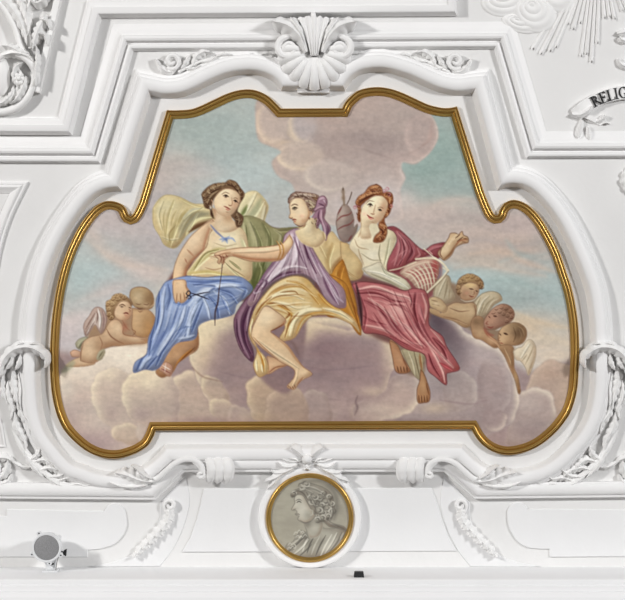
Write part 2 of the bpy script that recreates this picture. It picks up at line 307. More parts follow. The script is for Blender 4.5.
    fig(P, q([(380, 120), (390, 70), (430, 50), (490, 55), (535, 90), (548, 140), (540, 185), (505, 205), (450, 200), (410, 180)]), (172, 142, 102), [('b', 138, 296, 6, 8, (200, 174, 134), .9), ('b', 149, 300, 5, 8, (140, 108, 76), .7), ('b', 143, 289, 8, 3, (184, 156, 116), .6)], OUT, .8, .6)
    fig(P, q([(400, 195), (450, 205), (505, 205), (550, 250), (558, 310), (530, 370), (480, 400), (420, 380), (395, 320), (400, 250)]), (184, 148, 106), [('b', 148, 326, 7, 10, (178, 132, 84), .7), ('b', 137, 318, 5, 9, (204, 168, 124), .7)], OUT, .8, .5)
    B(146, 306, 4, 3, (206, 172, 132), .6); K(q([(425, 165), (445, 170), (458, 166)]), 1, (110, 74, 52), .6); K(q([(478, 168), (500, 172), (512, 165)]), 1, (110, 74, 52), .6); K(q([(430, 190), (450, 200), (470, 195)]), 1.3, (110, 70, 50), .7); K(q([(440, 215), (452, 222), (470, 214)]), 1, (120, 76, 56), .6); B(141, 309, 6, 1.5, (130, 96, 70), .5)
    K(q([(520, 190), (545, 170), (550, 150)]), 1.2, (196, 164, 130), .8)
    fig(P, q([(5, 440), (30, 410), (80, 395), (95, 420), (60, 440), (40, 480), (15, 470)]), (164, 158, 132), [(q([(20, 460), (40, 430), (80, 405)]), 2, (182, 176, 140), .6), (q([(30, 470), (50, 440)]), 1.5, (106, 100, 74), .6)], (96, 84, 60), .7, .5)
    fig(P, q([(60, 330), (70, 290), (100, 250), (130, 200), (165, 188), (200, 208), (222, 260), (215, 310), (190, 375), (165, 350), (140, 310), (110, 350), (75, 390)]), (176, 152, 138), [('b', 95, 325, 5, 6, (206, 190, 178), .6), (q([(75, 340), (110, 280), (140, 230)]), 1.5, (130, 100, 88), .6), (q([(80, 375), (125, 300), (150, 230)]), 1.5, (214, 200, 188), .6), (q([(100, 350), (135, 290)]), 1.2, (126, 98, 84), .6),
        (q([(160, 200), (175, 260), (170, 330)]), 2.5, (216, 206, 196), .7), (q([(190, 215), (205, 270), (195, 330)]), 2, (148, 118, 110), .6), (q([(150, 300), (160, 250), (150, 220)]), 1.2, (120, 92, 82), .6)], (124, 92, 82), .8, .6)
    fig(P, q([(-60, 600), (-20, 560), (40, 535), (110, 545), (140, 580), (60, 600)]), SK, [('b', 80, 361, 8, 3, SKL, .6)], OUT, .6, .4)
    fig(P, q([(-30, 500), (0, 485), (40, 500), (40, 530), (10, 535), (-20, 530)]), (194, 154, 124), [('b', 74, 352, 4, 2, (208, 168, 138), .6)], OUT, .7, .5)
    fig(P, q([(40, 560), (40, 500), (60, 430), (110, 395), (190, 372), (235, 300), (270, 275), (310, 285), (335, 330), (340, 375), (420, 392), (500, 408), (512, 420), (495, 437), (420, 442), (330, 455), (250, 462), (190, 490), (165, 560), (100, 575)]), SK,
        [('b', 90, 350, 8, 10, SKL, .8), ('b', 118, 328, 8, 7, SKL, .85, 40), ('b', 135, 339, 9, 3, SKL, .6, 8), ('b', 99, 340, 4, 9, (178, 140, 104), .5, 20), (q([(220, 340), (250, 390), (300, 425), (340, 440)]), 1.6, SKD, .7, 1), (q([(170, 390), (190, 440), (180, 480)]), 1.4, SKD, .5, 1), (q([(335, 330), (340, 375), (420, 395)]), 1.6, (160, 112, 80), .6, 1), ('b', 112, 344, 14, 3, (170, 128, 92), .5, -10)], OUT, .7, .55)
    K(q([(455, 410), (490, 416), (505, 412)]), .8, SKD, .6); K(q([(60, 440), (45, 500), (40, 560)]), .8, OUT, .5)
    fig(P, q([(150, 545), (165, 500), (200, 480), (212, 500), (195, 540), (170, 560)]), (168, 158, 128), [(q([(165, 540), (195, 495)]), 1.4, (118, 106, 76), .6)])
    fig(P, q([(215, 190), (220, 150), (250, 135), (270, 105), (310, 95), (350, 110), (385, 140), (395, 180), (300, 200), (275, 260), (245, 275), (225, 240)]), (160, 128, 90), [('b', 112, 300, 5, 6, (186, 154, 110), .7)], (104, 72, 50), .8, .5)
    for c in [(228, 165), (245, 150), (265, 125), (290, 108), (318, 104), (345, 118), (235, 200), (238, 235), (255, 260), (262, 165), (300, 128)]:
        x, y = q([c])[0]; K([(x - 2, y + 1), (x - .6, y - 1.6), (x + 1.6, y - .6), (x + .6, y + 1.4)], 1, (206, 174, 128), .6, .5); K([(x - 2.4, y + 2), (x, y + 2.4), (x + 2, y + 1)], .9, (104, 72, 46), .6, .5)
    fig(P, q([(290, 180), (320, 150), (365, 150), (392, 185), (398, 215), (385, 255), (350, 280), (300, 272), (275, 240), (278, 205)]), (204, 170, 132), [('b', 119, 313, 6, 5, (218, 186, 148), .7), ('b', 128, 316, 4, 5, (184, 132, 100), .6), ('b', 121, 302, 7, 2.5, (220, 190, 152), .6)], OUT, .6, .5)
    K(q([(308, 178), (330, 170), (350, 180)]), 1.2, (100, 66, 48), .75); K(q([(318, 186), (335, 186)]), 1.1, (70, 44, 34), .8); K(q([(375, 190), (388, 196)]), 1, (84, 52, 40), .8); K(q([(338, 232), (358, 228), (372, 236)]), 1.5, (122, 58, 48), .85); K(q([(372, 200), (385, 214), (376, 222)]), .9, (150, 100, 74), .7); K(q([(345, 245), (362, 247)]), 1, (190, 120, 98), .7)
    B(125, 327, 3, 5, (176, 104, 78), .5); K(q([(330, 280), (350, 320), (380, 350)]), 1.4, (150, 96, 70), .5, 1)
    K(q([(395, 340), (420, 360), (400, 385)]), 1, OUT, .5)
    F(q([(-100, 640), (-70, 600), (-40, 570), (0, 560), (-10, 600), (-60, 640)]), (160, 158, 128), 1, .7)
    # ======================================================= cherubs on the right
    q = tf(450, 265, 6.25)
    SK, SKL, SKD = (176, 144, 106), (200, 172, 132), (132, 98, 72)
    OUT = (106, 74, 54)
    # wing behind the first one, on the left
    fig(P, tf(380, 220, 6.25)([(335, 480), (350, 400), (385, 355), (420, 345), (440, 370), (445, 420), (470, 480), (440, 510), (380, 520)]), (178, 162, 132), [(tf(380, 220, 6.25)([(360, 470), (385, 410), (410, 360)]), 2, (204, 190, 160), .6), (tf(380, 220, 6.25)([(400, 490), (415, 430), (420, 380)]), 1.6, (142, 124, 94), .6), (tf(380, 220, 6.25)([(430, 490), (436, 430)]), 1.4, (150, 130, 100), .6)], (112, 92, 66), .8, .5)
    fig(P, q([(150, 240), (165, 215), (200, 180), (255, 165), (305, 178), (325, 215), (300, 235), (270, 255), (240, 295), (200, 320), (165, 320)]), (186, 170, 138), [(q([(170, 300), (200, 230), (240, 190)]), 2, (208, 194, 166), .7), (q([(195, 310), (230, 245), (275, 205)]), 1.5, (142, 124, 94), .5), (q([(225, 295), (260, 235), (300, 210)]), 1.4, (206, 192, 162), .5), (q([(180, 320), (210, 240)]), 1, (132, 112, 84), .5), (q([(160, 270), (190, 205)]), 1.2, (140, 120, 90), .5)], (112, 92, 66), .9, .6)
    fig(P, q([(-60, 300), (-20, 262), (30, 235), (90, 240), (140, 235), (165, 260), (160, 320), (140, 370), (90, 390), (20, 350), (-50, 330), (-120, 300), (-130, 270), (-70, 280)]), SK, [('b', 462, 310, 12, 5, SKL, .7, 8), ('b', 472, 312, 5, 7, SKL, .5), (q([(0, 270), (60, 290), (120, 285)]), 1.4, SKD, .55, 1), (q([(-40, 325), (40, 345), (100, 370)]), 2.2, SKD, .5, 1.6), (q([(150, 250), (160, 300), (140, 360)]), 1.6, SKD, .5, 1)], OUT, .8, .55)
    fig(P, tf(380, 220, 6.25)([(300, 500), (330, 480), (370, 490), (395, 510), (420, 550), (400, 580), (350, 560), (315, 540)]), (188, 160, 120), [(tf(380, 220, 6.25)([(320, 500), (360, 510)]), 1, SKD, .6), (tf(380, 220, 6.25)([(325, 525), (370, 535)]), 1, SKD, .6), ('b', 436, 304, 3, 2, (214, 188, 150), .6)], OUT, .7, .5)
    fig(P, q([(40, 170), (45, 110), (70, 75), (120, 55), (170, 70), (205, 105), (205, 140), (180, 150), (110, 130), (70, 180), (55, 190)]), (148, 116, 82), [('b', 468, 278, 7, 4, (190, 156, 102), .7)], OUT, .8, .55)
    fig(P, q([(62, 180), (75, 130), (120, 110), (165, 120), (182, 150), (170, 190), (140, 215), (100, 225), (70, 210)]), (184, 148, 112), [('b', 470, 285, 7, 3, (210, 180, 124), .8), ('b', 464, 295, 4, 5, (156, 116, 86), .6), ('b', 474, 296, 3, 3, (196, 158, 122), .6)], OUT, .6, .5)
    for c in [(50, 140), (60, 105), (85, 80), (110, 66), (140, 68), (170, 85), (190, 115), (200, 135), (60, 165), (95, 100)]:
        x, y = q([c])[0]; K([(x - 2, y + 1), (x - .6, y - 1.6), (x + 1.6, y - .6), (x + .6, y + 1.4)], 1, (192, 160, 112), .55, .5); K([(x - 2.4, y + 2), (x, y + 2.4), (x + 2, y + 1)], .9, (96, 68, 44), .6, .5)
    K(q([(120, 148), (145, 152)]), 1.2, (84, 54, 40), .8); K(q([(160, 160), (172, 166)]), 1.1, (84, 54, 40), .8); K(q([(150, 160), (150, 182), (142, 186)]), .9, (140, 98, 70), .7); K(q([(118, 190), (135, 198), (148, 196)]), 1.3, (134, 72, 56), .8); B(467, 293, 2.5, 2, (196, 140, 110), .6)
    K(q([(68, 215), (100, 228), (150, 218), (180, 180)]), 1.2, (210, 196, 170), .6)
    # the little one between
    fig(P, q([(140, 440), (130, 380), (140, 335), (175, 318), (210, 340), (215, 400), (250, 440), (310, 490), (280, 520), (200, 470), (160, 460)]), (172, 134, 98), [('b', 476, 322, 6, 5, (132, 102, 74), .8), ('b', 480, 334, 5, 5, (192, 156, 116), .7), (q([(215, 410), (240, 440), (280, 470)]), 3, (160, 104, 76), .6, 2), ('b', 490, 340, 4, 4, (190, 150, 112), .7)], OUT, .7, .45)
    fig(P, q([(215, 400), (212, 350), (235, 310), (270, 270), (320, 245), (370, 255), (400, 295), (395, 335), (360, 370), (300, 395), (250, 405)]), (166, 124, 100), [('b', 506, 312, 7, 8, (128, 94, 72), .8), ('b', 491, 320, 5, 6, (190, 142, 112), .7), ('b', 497, 309, 5, 4, (186, 150, 122), .5)], OUT, .8, .6)
    K(q([(270, 318), (292, 322)]), 1.6, (80, 48, 38), .8); K(q([(240, 320), (250, 330)]), 1.1, (96, 56, 44), .7); K(q([(238, 350), (225, 365), (240, 372)]), 1.1, (140, 80, 62), .7); K(q([(232, 385), (255, 392), (270, 385)]), 1.4, (140, 66, 54), .7)
    for c in [(290, 265), (320, 258), (350, 265), (378, 285), (385, 320), (355, 345), (335, 300), (360, 310), (310, 285), (270, 290)]:
        x, y = q([c])[0]; K([(x - 2, y + 1), (x - .4, y - 1.4), (x + 1.8, y)], .9, (180, 140, 110), .5, .5); K([(x - 2, y + 2), (x, y + 2.6), (x + 2, y + 1.4)], .9, (96, 64, 48), .6, .5)
    K(q([(212, 395), (240, 430), (270, 440)]), 3, (158, 84, 66), .6, 1.6); K(q([(285, 410), (310, 400), (345, 385)]), 1.4, (204, 196, 178), .6)
    fig(P, q([(300, 510), (330, 495), (380, 500), (400, 540), (400, 640), (425, 700), (440, 790), (425, 800), (405, 720), (370, 640), (340, 570)]), (164, 128, 92), [('b', 506, 352, 5, 8, (148, 112, 80), .6), ('b', 516, 375, 2.5, 12, (184, 150, 108), .6), (q([(340, 520), (370, 580), (380, 620)]), 2, (196, 160, 120), .5)], OUT, .7, .5)
    fig(P, q([(395, 540), (420, 520), (450, 510), (480, 472), (510, 470), (535, 510), (535, 570), (515, 640), (490, 690), (470, 640), (440, 600), (410, 590)]), (204, 188, 160), [(q([(440, 580), (470, 530), (495, 490)]), 2, (222, 210, 186), .7), (q([(470, 620), (500, 560), (520, 510)]), 1.3, (160, 140, 112), .6), (q([(450, 600), (480, 560)]), 1, (160, 140, 112), .6), (q([(490, 670), (515, 600)]), 1.2, (162, 142, 114), .6)], (130, 108, 84), .8, .55)
    fig(P, q([(300, 460), (305, 420), (330, 385), (380, 362), (430, 365), (470, 395), (478, 440), (455, 485), (410, 502), (350, 498), (315, 500)]), (184, 148, 108), [('b', 519, 332, 8, 11, (112, 84, 60), .9, 10), ('b', 514, 326, 6, 4, (150, 120, 84), .6), ('b', 502, 340, 4, 5, (200, 164, 122), .7), ('b', 512, 342, 5, 3, (160, 124, 90), .5)], OUT, .9, .65)
    K(q([(335, 425), (360, 435)]), 2, (76, 48, 36), .8); K(q([(308, 428), (318, 440)]), 1.2, (84, 52, 40), .7); K(q([(312, 450), (300, 468), (316, 474)]), 1, (140, 98, 72), .7); K(q([(312, 486), (330, 490)]), 1.2, (140, 76, 60), .7); K(q([(395, 390), (410, 440), (395, 480)]), 1.2, (96, 70, 48), .5)
    K(q([(420, 380), (450, 400), (465, 440)]), 1.2, (170, 138, 98), .5); K(q([(430, 400), (445, 440), (430, 480)]), 1, (160, 128, 92), .45)
    K(q([(240, 460), (290, 490), (310, 520)]), 2, (196, 156, 118), .6)
    # ======================================================= woman on the left: yellow scarf, green mantle, blue skirt
    q = tf(120, 160, 4.464)
    OUT = (122, 78, 56)
    YL, YD = (214, 200, 150), (150, 132, 86)
    mk = fig(P, q([(148, 215), (195, 160), (260, 163), (330, 195), (400, 200), (430, 260), (380, 290), (340, 310), (300, 335), (250, 392), (200, 380), (178, 340), (150, 290)]), (204, 186, 136),
        [('b', 166, 206, 12, 9, (212, 200, 156), .8), (q([(300, 225), (260, 270), (230, 340), (215, 380)]), 5, (176, 158, 104), .7, 3), (q([(390, 240), (330, 250), (290, 290), (270, 340)]), 9, (150, 142, 110), .85, 5), (q([(370, 215), (320, 225), (280, 260)]), 3, (186, 182, 150), .7, 2), (q([(410, 275), (350, 295), (310, 320)]), 5, (118, 84, 56), .85, 3), (q([(190, 180), (170, 240), (185, 310)]), 3, (222, 208, 164), .6, 2),
         (q([(240, 180), (215, 250), (205, 330)]), 2.4, (182, 164, 112), .6, 1.6), (q([(260, 170), (320, 200), (380, 215)]), 2.4, (190, 172, 122), .6, 2), (q([(180, 340), (220, 355), (260, 350)]), 2, (222, 206, 160), .6, 1.4), (q([(250, 290), (220, 330), (225, 370)]), 1.6, (150, 126, 78), .5, 1), (q([(345, 235), (320, 290), (300, 320)]), 2, (178, 172, 138), .5, 1.4)], (150, 128, 82), .8, .5)
    P.flow(q([(200, 170), (180, 250), (200, 370)]), q([(400, 210), (330, 270), (260, 380)]), 12, ((220, 206, 160), (160, 140, 90), (180, 166, 124)), 1.5, .45, mk, 8)
    q = tf(220, 170, 4.464)
    fig(P, q([(60, 190), (100, 115), (150, 93), (187, 115), (217, 165), (200, 235), (240, 265), (120, 260), (80, 230)]), (206, 194, 150), [(q([(160, 100), (130, 160), (100, 205)]), 3, (228, 218, 180), .7, 2), (q([(185, 130), (150, 190), (110, 225)]), 6, (168, 168, 128), .7, 4), (q([(120, 160), (105, 190), (90, 205)]), 4, (120, 128, 72), .75, 3), (q([(200, 160), (190, 210), (180, 240)]), 3, (214, 206, 170), .6, 2)], (160, 146, 104), .7, .5)
    # mantle
    mk = fig(P, q([(80, 215), (130, 205), (190, 225), (240, 258), (300, 258), (372, 255), (350, 275), (300, 300), (270, 340), (240, 420), (180, 500), (130, 560), (60, 500), (80, 400), (100, 300)]), (146, 142, 98),
        [(q([(120, 220), (150, 290), (160, 360)]), 7, (178, 172, 126), .8, 4), (q([(105, 240), (110, 320), (100, 400)]), 5, (196, 188, 142), .7, 3), (q([(190, 240), (220, 300), (225, 360)]), 5, (116, 116, 76), .7, 3), (q([(250, 270), (300, 268), (360, 260)]), 4, (120, 112, 80), .7, 2.4), (q([(240, 265), (270, 290), (260, 340)]), 3, (170, 164, 122), .7, 2), (q([(150, 250), (180, 320), (185, 380)]), 3, (128, 128, 84), .7, 2), (q([(90, 420), (130, 480), (150, 530)]), 3, (196, 184, 130), .7, 2),
         (q([(200, 410), (170, 470), (140, 540)]), 12, (98, 100, 58), .85, 6), (q([(230, 390), (210, 440)]), 6, (150, 150, 112), .6, 4), (q([(160, 400), (175, 440), (160, 490)]), 5, (120, 118, 72), .6, 3)], (96, 84, 52), .8, .55)
    P.flow(q([(90, 220), (105, 330), (120, 520)]), q([(230, 260), (240, 340), (180, 500)]), 12, ((186, 178, 132), (104, 104, 62), (160, 154, 110)), 1.5, .5, mk, 10)
    q = tf(120, 160, 4.464)
    # belly, chest, arm
    fig(P, q([(385, 285), (430, 265), (520, 290), (560, 330), (575, 400), (590, 470), (575, 540), (480, 520), (400, 535), (300, 515), (320, 470), (370, 400), (380, 330)]), (216, 194, 148),
        [('b', 226, 240, 14, 10, (228, 216, 184), .95), ('b', 214, 236, 7, 8, (224, 196, 158), .7), ('b', 210, 262, 10, 10, (222, 192, 148), .8), ('b', 218, 266, 12, 6, (226, 202, 156), .7), (q([(300, 520), (350, 460), (420, 405), (470, 395)]), 5, (196, 180, 122), .85, 3), (q([(330, 490), (380, 420), (440, 400)]), 2, (150, 134, 80), .7, 1), (q([(310, 505), (400, 500), (490, 520)]), 4, (202, 180, 116), .85, 2.4), (q([(380, 385), (390, 350), (385, 320)]), 3, (166, 110, 82), .6, 2),
         (q([(470, 460), (510, 500), (560, 540)]), 3, (220, 208, 158), .7, 1.6), (q([(490, 450), (540, 490)]), 2.2, (124, 112, 68), .7, 1.4), (q([(540, 350), (560, 400)]), 4, (204, 196, 150), .7, 2), (q([(380, 480), (420, 490), (460, 480)]), 1.2, (168, 120, 84), .5, 1), (q([(420, 370), (470, 385), (520, 375)]), 1.4, (186, 164, 124), .6, 1), (q([(400, 430), (440, 440)]), 3, (168, 122, 90), .4, 2)], (150, 104, 70), .7, .45)
    fig(P, q([(410, 265), (350, 310), (310, 350), (270, 410), (245, 470), (235, 530), (232, 570), (235, 610), (240, 640), (290, 640), (288, 575), (292, 520), (312, 470), (352, 425), (388, 385), (400, 330), (430, 290)]), (216, 182, 142),
        [('b', 193, 240, 8, 10, (226, 198, 160), .9, 30), ('b', 178, 270, 4, 14, (224, 192, 152), .7, 8), (q([(385, 390), (345, 430), (305, 475), (290, 530), (288, 600)]), 4, (168, 114, 82), .7, 3), (q([(300, 400), (330, 430)]), 1.6, (180, 128, 94), .6, 1.4), (q([(290, 440), (300, 460)]), 1.4, (166, 112, 84), .6, 1), (q([(400, 300), (385, 350), (370, 400)]), 3, (184, 132, 98), .5, 2)], OUT, .8, .6)
    # neck + head
    qa = tf(190, 170, 8.93)
    fig(P, qa([(205, 340), (215, 400), (225, 450), (170, 490), (200, 530), (330, 560), (420, 530), (440, 490), (380, 440), (375, 390), (330, 400)]), (212, 182, 142), [('b', 228, 218, 6, 4, (186, 146, 108), .75), ('b', 219, 220, 5, 7, (222, 196, 160), .7), ('b', 222, 229, 10, 4, (226, 204, 168), .7), ('b', 214, 212, 2.5, 8, (170, 124, 90), .6)])
    HB, HL, HD = (124, 96, 70), (166, 140, 106), (80, 56, 42)
    fig(P, qa([(105, 215), (150, 160), (220, 122), (310, 115), (350, 90), (410, 108), (450, 160), (487, 215), (468, 265), (442, 310), (425, 370), (470, 410), (475, 450), (455, 500), (420, 508), (400, 450), (370, 410), (330, 300), (240, 240), (205, 280), (195, 340), (212, 430), (185, 400), (180, 350), (135, 335), (115, 260)]), HB,
        [(qa([(120, 230), (180, 170), (260, 140), (340, 130)]), 2.4, HL, .7, 1.4), (qa([(140, 260), (200, 200), (280, 160)]), 1.6, HD, .7, 1), (qa([(150, 300), (190, 230), (250, 185)]), 1.8, HL, .6, 1), (qa([(370, 110), (420, 150), (450, 220)]), 2, HL, .6, 1.2), (qa([(400, 130), (430, 200), (440, 260)]), 1.6, HD, .7, 1), (qa([(420, 390), (440, 440), (430, 490)]), 2, HL, .5, 1), (qa([(400, 420), (430, 470)]), 1.2, HD, .6, .8), (qa([(330, 130), (390, 150), (420, 190)]), 1.6, HD, .6, 1), (qa([(170, 320), (185, 370), (205, 420)]), 1.4, HD, .6, 1), (qa([(120, 260), (150, 310)]), 1.6, HD, .5, 1), (qa([(200, 150), (220, 175)]), 1.2, (186, 160, 124), .7, .8), (qa([(160, 190), (180, 215)]), 1.2, (186, 160, 124), .6, .8)], HD, .7, .55)
    fig(P, qa([(225, 245), (270, 195), (330, 168), (400, 185), (440, 220), (446, 270), (425, 330), (385, 385), (340, 412), (280, 402), (235, 360), (215, 300)]), (220, 192, 152), [('b', 222, 203, 5, 7, (230, 206, 168), .8), ('b', 226, 192, 7, 4, (230, 208, 172), .7), ('b', 235, 205, 3, 6, (200, 156, 122), .7, 20), ('b', 226, 214, 5, 2, (206, 168, 130), .5), ('b', 221, 209, 3, 2, (226, 184, 150), .5)], (150, 104, 76), .6, .45)
    K(qa([(285, 218), (315, 200), (352, 212)]), .9, (112, 78, 56), .65); K(qa([(298, 232), (322, 226), (345, 240)]), 1.5, (64, 44, 36), .9); K(qa([(305, 244), (330, 246)]), .9, (150, 110, 84), .6); K(qa([(385, 255), (410, 250), (428, 262)]), .8, (112, 78, 56), .6); K(qa([(390, 274), (405, 272), (418, 284)]), 1.4, (68, 46, 38), .9)
    K(qa([(372, 245), (378, 290), (372, 315), (350, 318)]), .9, (160, 112, 82), .7); K(qa([(345, 312), (358, 320), (372, 316)]), .9, (132, 78, 60), .7); K(qa([(305, 325), (330, 335), (352, 348), (362, 352)]), 1.4, (150, 66, 56), .9); K(qa([(318, 348), (340, 358), (352, 358)]), 1.2, (196, 112, 94), .8); K(qa([(320, 375), (345, 380)]), .9, (170, 122, 92), .6)
    K(qa([(190, 265), (205, 290), (200, 330)]), 1.3, (206, 164, 126), .7); B(*qa([(185, 335)])[0], 1.2, 1.8, (214, 206, 190), .9)
    for x, y in ((226, 196.6), (235.6, 201.4)): B(x, y, 1.0, .9, (58, 42, 36), .95)
    # strap and blue bow
    for w, c, o in ((2.4, (150, 152, 176), .7), (1, (112, 118, 150), .6)): K(q([(405, 290), (430, 320), (465, 350)]), w, c, o, .8)
    for a in ([(450, 340), (470, 352), (490, 340)], [(455, 365), (472, 352), (480, 372)], [(472, 352), (500, 350), (515, 365)], [(445, 355), (470, 350)]): K(q(a), 2, (146, 162, 194), .8, .8)
    B(226, 239.5, 2, 2, (104, 122, 162), .8)
    # blue skirt
    q = tf(120, 260, 4.464)
    fig(P, q([(225, 390), (260, 365), (330, 355), (345, 300), (350, 390), (300, 430), (260, 460), (235, 500), (190, 525), (160, 500), (185, 465)]), (176, 134, 96), [('b', 178, 356, 8, 6, (194, 152, 112), .7), (q([(320, 400), (270, 450), (240, 505)]), 4, (190, 124, 56), .8, 2), (q([(335, 390), (290, 430), (255, 470)]), 1.4, (110, 66, 42), .6, 1)], OUT, .8, .55)
    fig(P, q([(180, 470), (205, 455), (230, 470), (235, 500), (220, 520), (190, 500), (175, 490)]), (190, 146, 120), [(q([(190, 470), (225, 490)]), 1, (220, 206, 190), .7), (q([(185, 485), (225, 505)]), 1, (140, 80, 72), .7), (q([(205, 460), (200, 500)]), 1, (216, 200, 186), .6)], OUT, .7, .5)
    BM, BL, BD = (128, 146, 184), (194, 205, 222), (72, 90, 136)
    mk = fig(P, q([(185, 125), (205, 98), (240, 85), (300, 72), (380, 78), (450, 72), (530, 74), (572, 98), (592, 130), (562, 165), (520, 200), (505, 242), (440, 262), (400, 268), (352, 292), (335, 350), (255, 370), (215, 415), (182, 472), (150, 492), (110, 488), (62, 502), (70, 455), (118, 420), (128, 350), (158, 270), (162, 180)]), BM,
        [('b', 176, 308, 14, 12, (156, 174, 208), .8), ('b', 196, 306, 10, 8, (168, 184, 212), .7), (q([(310, 200), (360, 150), (430, 115), (500, 110), (560, 140)]), 7, BL, .75, 4), (q([(300, 95), (380, 100), (460, 92), (540, 100)]), 4, (98, 118, 164), .8, 2.5), (q([(320, 80), (420, 84), (520, 82)]), 2, BL, .5, 1.5), (q([(330, 110), (420, 118), (400, 140)]), 3, BD, .6, 2),
         (q([(440, 130), (490, 150), (520, 190)]), 4, BD, .6, 3), (q([(420, 140), (470, 180), (490, 240)]), 3, BL, .6, 2), (q([(395, 160), (430, 200), (440, 255)]), 3, BD, .65, 2), (q([(370, 165), (390, 210), (400, 260)]), 3, BL, .65, 2), (q([(520, 120), (560, 130), (545, 165)]), 3, BD, .5, 2),
         (q([(340, 190), (310, 260), (300, 340)]), 5, BL, .75, 3), (q([(370, 190), (350, 240), (320, 320)]), 2.4, BD, .6, 1.6), (q([(290, 200), (270, 270), (220, 340), (170, 420)]), 4, BL, .7, 3), (q([(310, 210), (285, 290), (240, 350)]), 2, BD, .6, 1.6), (q([(260, 220), (230, 290), (190, 340), (150, 400)]), 4, (98, 118, 166), .7, 3), (q([(200, 120), (190, 180), (185, 260), (150, 350)]), 3.4, BL, .6, 2.4),
         (q([(175, 140), (172, 220), (165, 280), (140, 350), (130, 420)]), 3.4, BD, .7, 2.4), (q([(215, 110), (225, 160), (210, 220)]), 3, BD, .5, 2.4), (q([(240, 190), (280, 200), (320, 170)]), 3, (100, 120, 168), .6, 2), (q([(140, 430), (110, 450), (90, 485)]), 4, BL, .6, 2.6), (q([(165, 430), (140, 460), (120, 485)]), 2, BD, .7, 1.6), (q([(230, 360), (190, 410), (160, 470)]), 2.4, BD, .7, 1.8), (q([(260, 350), (300, 345), (330, 335)]), 3, BL, .5, 2), (q([(250, 320), (290, 300), (320, 300)]), 2, BD, .5, 1.6),
         (q([(120, 420), (100, 440), (75, 490)]), 2.6, BD, .6, 2), (q([(450, 160), (475, 210), (495, 235)]), 1.8, (84, 104, 152), .6, 1.4), (q([(300, 300), (290, 340)]), 2, BD, .5, 1.4)], (66, 76, 112), .8, .6)
    P.flow(q([(210, 110), (175, 200), (150, 330), (80, 490)]), q([(400, 150), (350, 220), (300, 320), (175, 470)]), 22, ((188, 200, 220), (86, 106, 154), (150, 168, 202)), 1.5, .5, mk, 1)
    P.flow(q([(330, 110), (420, 95), (500, 95), (570, 130)]), q([(380, 250), (440, 220), (500, 200), (540, 160)]), 10, ((184, 197, 219), (88, 108, 156)), 1.4, .45, mk, 2)
    # hand with the shears
    fig(P, q([(240, 90), (290, 90), (298, 120), (312, 145), (295, 180), (275, 192), (262, 185), (250, 192), (240, 165), (236, 120)]), (212, 176, 136), [('b', 180, 285, 5, 6, (224, 192, 152), .8), (q([(255, 150), (252, 188)]), .9, (150, 100, 74), .7), (q([(270, 150), (272, 190)]), .9, (150, 100, 74), .7), (q([(285, 145), (290, 178)]), .9, (150, 100, 74), .7), (q([(293, 110), (305, 140)]), 2, (160, 110, 80), .5, 1)], OUT, .8, .6)
    IR = (52, 48, 62)
    K(q([(296, 150), (306, 138), (316, 148), (306, 160), (296, 150)]), 1.1, IR, .85, .6, False); K(q([(296, 168), (308, 158), (318, 166), (306, 174)]), 1, IR, .8, .6, False)
    K(q([(312, 146), (350, 158), (398, 176)]), 1.3, IR, .85, .6); K(q([(312, 164), (350, 152), (400, 142)]), 1.3, IR, .85, .6)
    # ======================================================= woman in the middle: lilac wrap, yellow skirt
    q = tf(220, 270, 4.464)
    # far foot
    fig(P, q([(210, 385), (260, 395), (295, 412), (300, 425), (260, 440), (225, 462), (208, 460), (215, 420)]), (198, 156, 116), [('b', 273, 364, 7, 3, (214, 176, 134), .7), (q([(220, 455), (250, 435), (290, 428)]), 2, (150, 98, 68), .6, 1.2)], OUT, .8, .55)
    LM, LL, LD = (166, 138, 148), (216, 200, 202), (96, 60, 80)
    # back and neck
    q2 = tf(220, 170, 4.464)
    fig(P, q2([(340, 262), (372, 250), (400, 225), (430, 250), (470, 290), (500, 275), (530, 310), (565, 345), (555, 400), (530, 430), (500, 490), (440, 430), (400, 340), (360, 280)]), (206, 182, 132), [('b', 312, 238, 10, 8, (218, 198, 154), .85), ('b', 335, 250, 10, 8, (210, 184, 128), .7), ('b', 326, 242, 3, 10, (176, 146, 96), .55), (q2([(500, 330), (480, 400), (490, 460)]), 5, (176, 142, 88), .6, 4), (q2([(540, 390), (510, 430), (490, 460)]), 4, (160, 116, 66), .6, 3), (q2([(410, 300), (440, 330), (470, 390)]), 3, (190, 160, 112), .6, 2)], (150, 108, 68), .7, .5)
    q3 = tf(320, 165, 3.906)
    fig(P, q3([(80, 300), (112, 310), (145, 350), (166, 385), (168, 422), (150, 446), (110, 450), (85, 430), (90, 390), (82, 350)]), (196, 168, 116), [('b', 352, 262, 7, 8, (208, 182, 130), .8), ('b', 359, 273, 4, 4, (170, 132, 90), .7), (q3([(85, 390), (110, 420), (140, 440)]), 2, (150, 108, 66), .6, 1.4)], (130, 92, 58), .8, .6)
    # yellow and orange skirt
    YB, YO, YDk, YLt = (212, 184, 128), (190, 128, 48), (142, 84, 34), (232, 216, 172)
    fig(P, q2([(545, 400), (560, 430), (575, 480), (600, 560), (610, 640), (560, 660), (500, 590), (490, 500), (510, 440)]), YO, [(q2([(545, 420), (530, 480), (545, 560), (580, 640)]), 5, (166, 104, 36), .7, 3), (q2([(520, 450), (510, 520), (530, 600)]), 3, (206, 150, 70), .6, 2)], (116, 66, 28), .9, .6)
    fig(P, q([(490, 20), (560, 60), (590, 140), (620, 215), (630, 285), (612, 280), (560, 215), (480, 205), (470, 130)]), YO, [(q([(540, 60), (570, 150), (610, 240)]), 4, (208, 146, 64), .6, 2.4), (q([(575, 90), (600, 170), (622, 260)]), 2, (140, 78, 28), .7, 1.6)], (112, 64, 28), .9, .6)
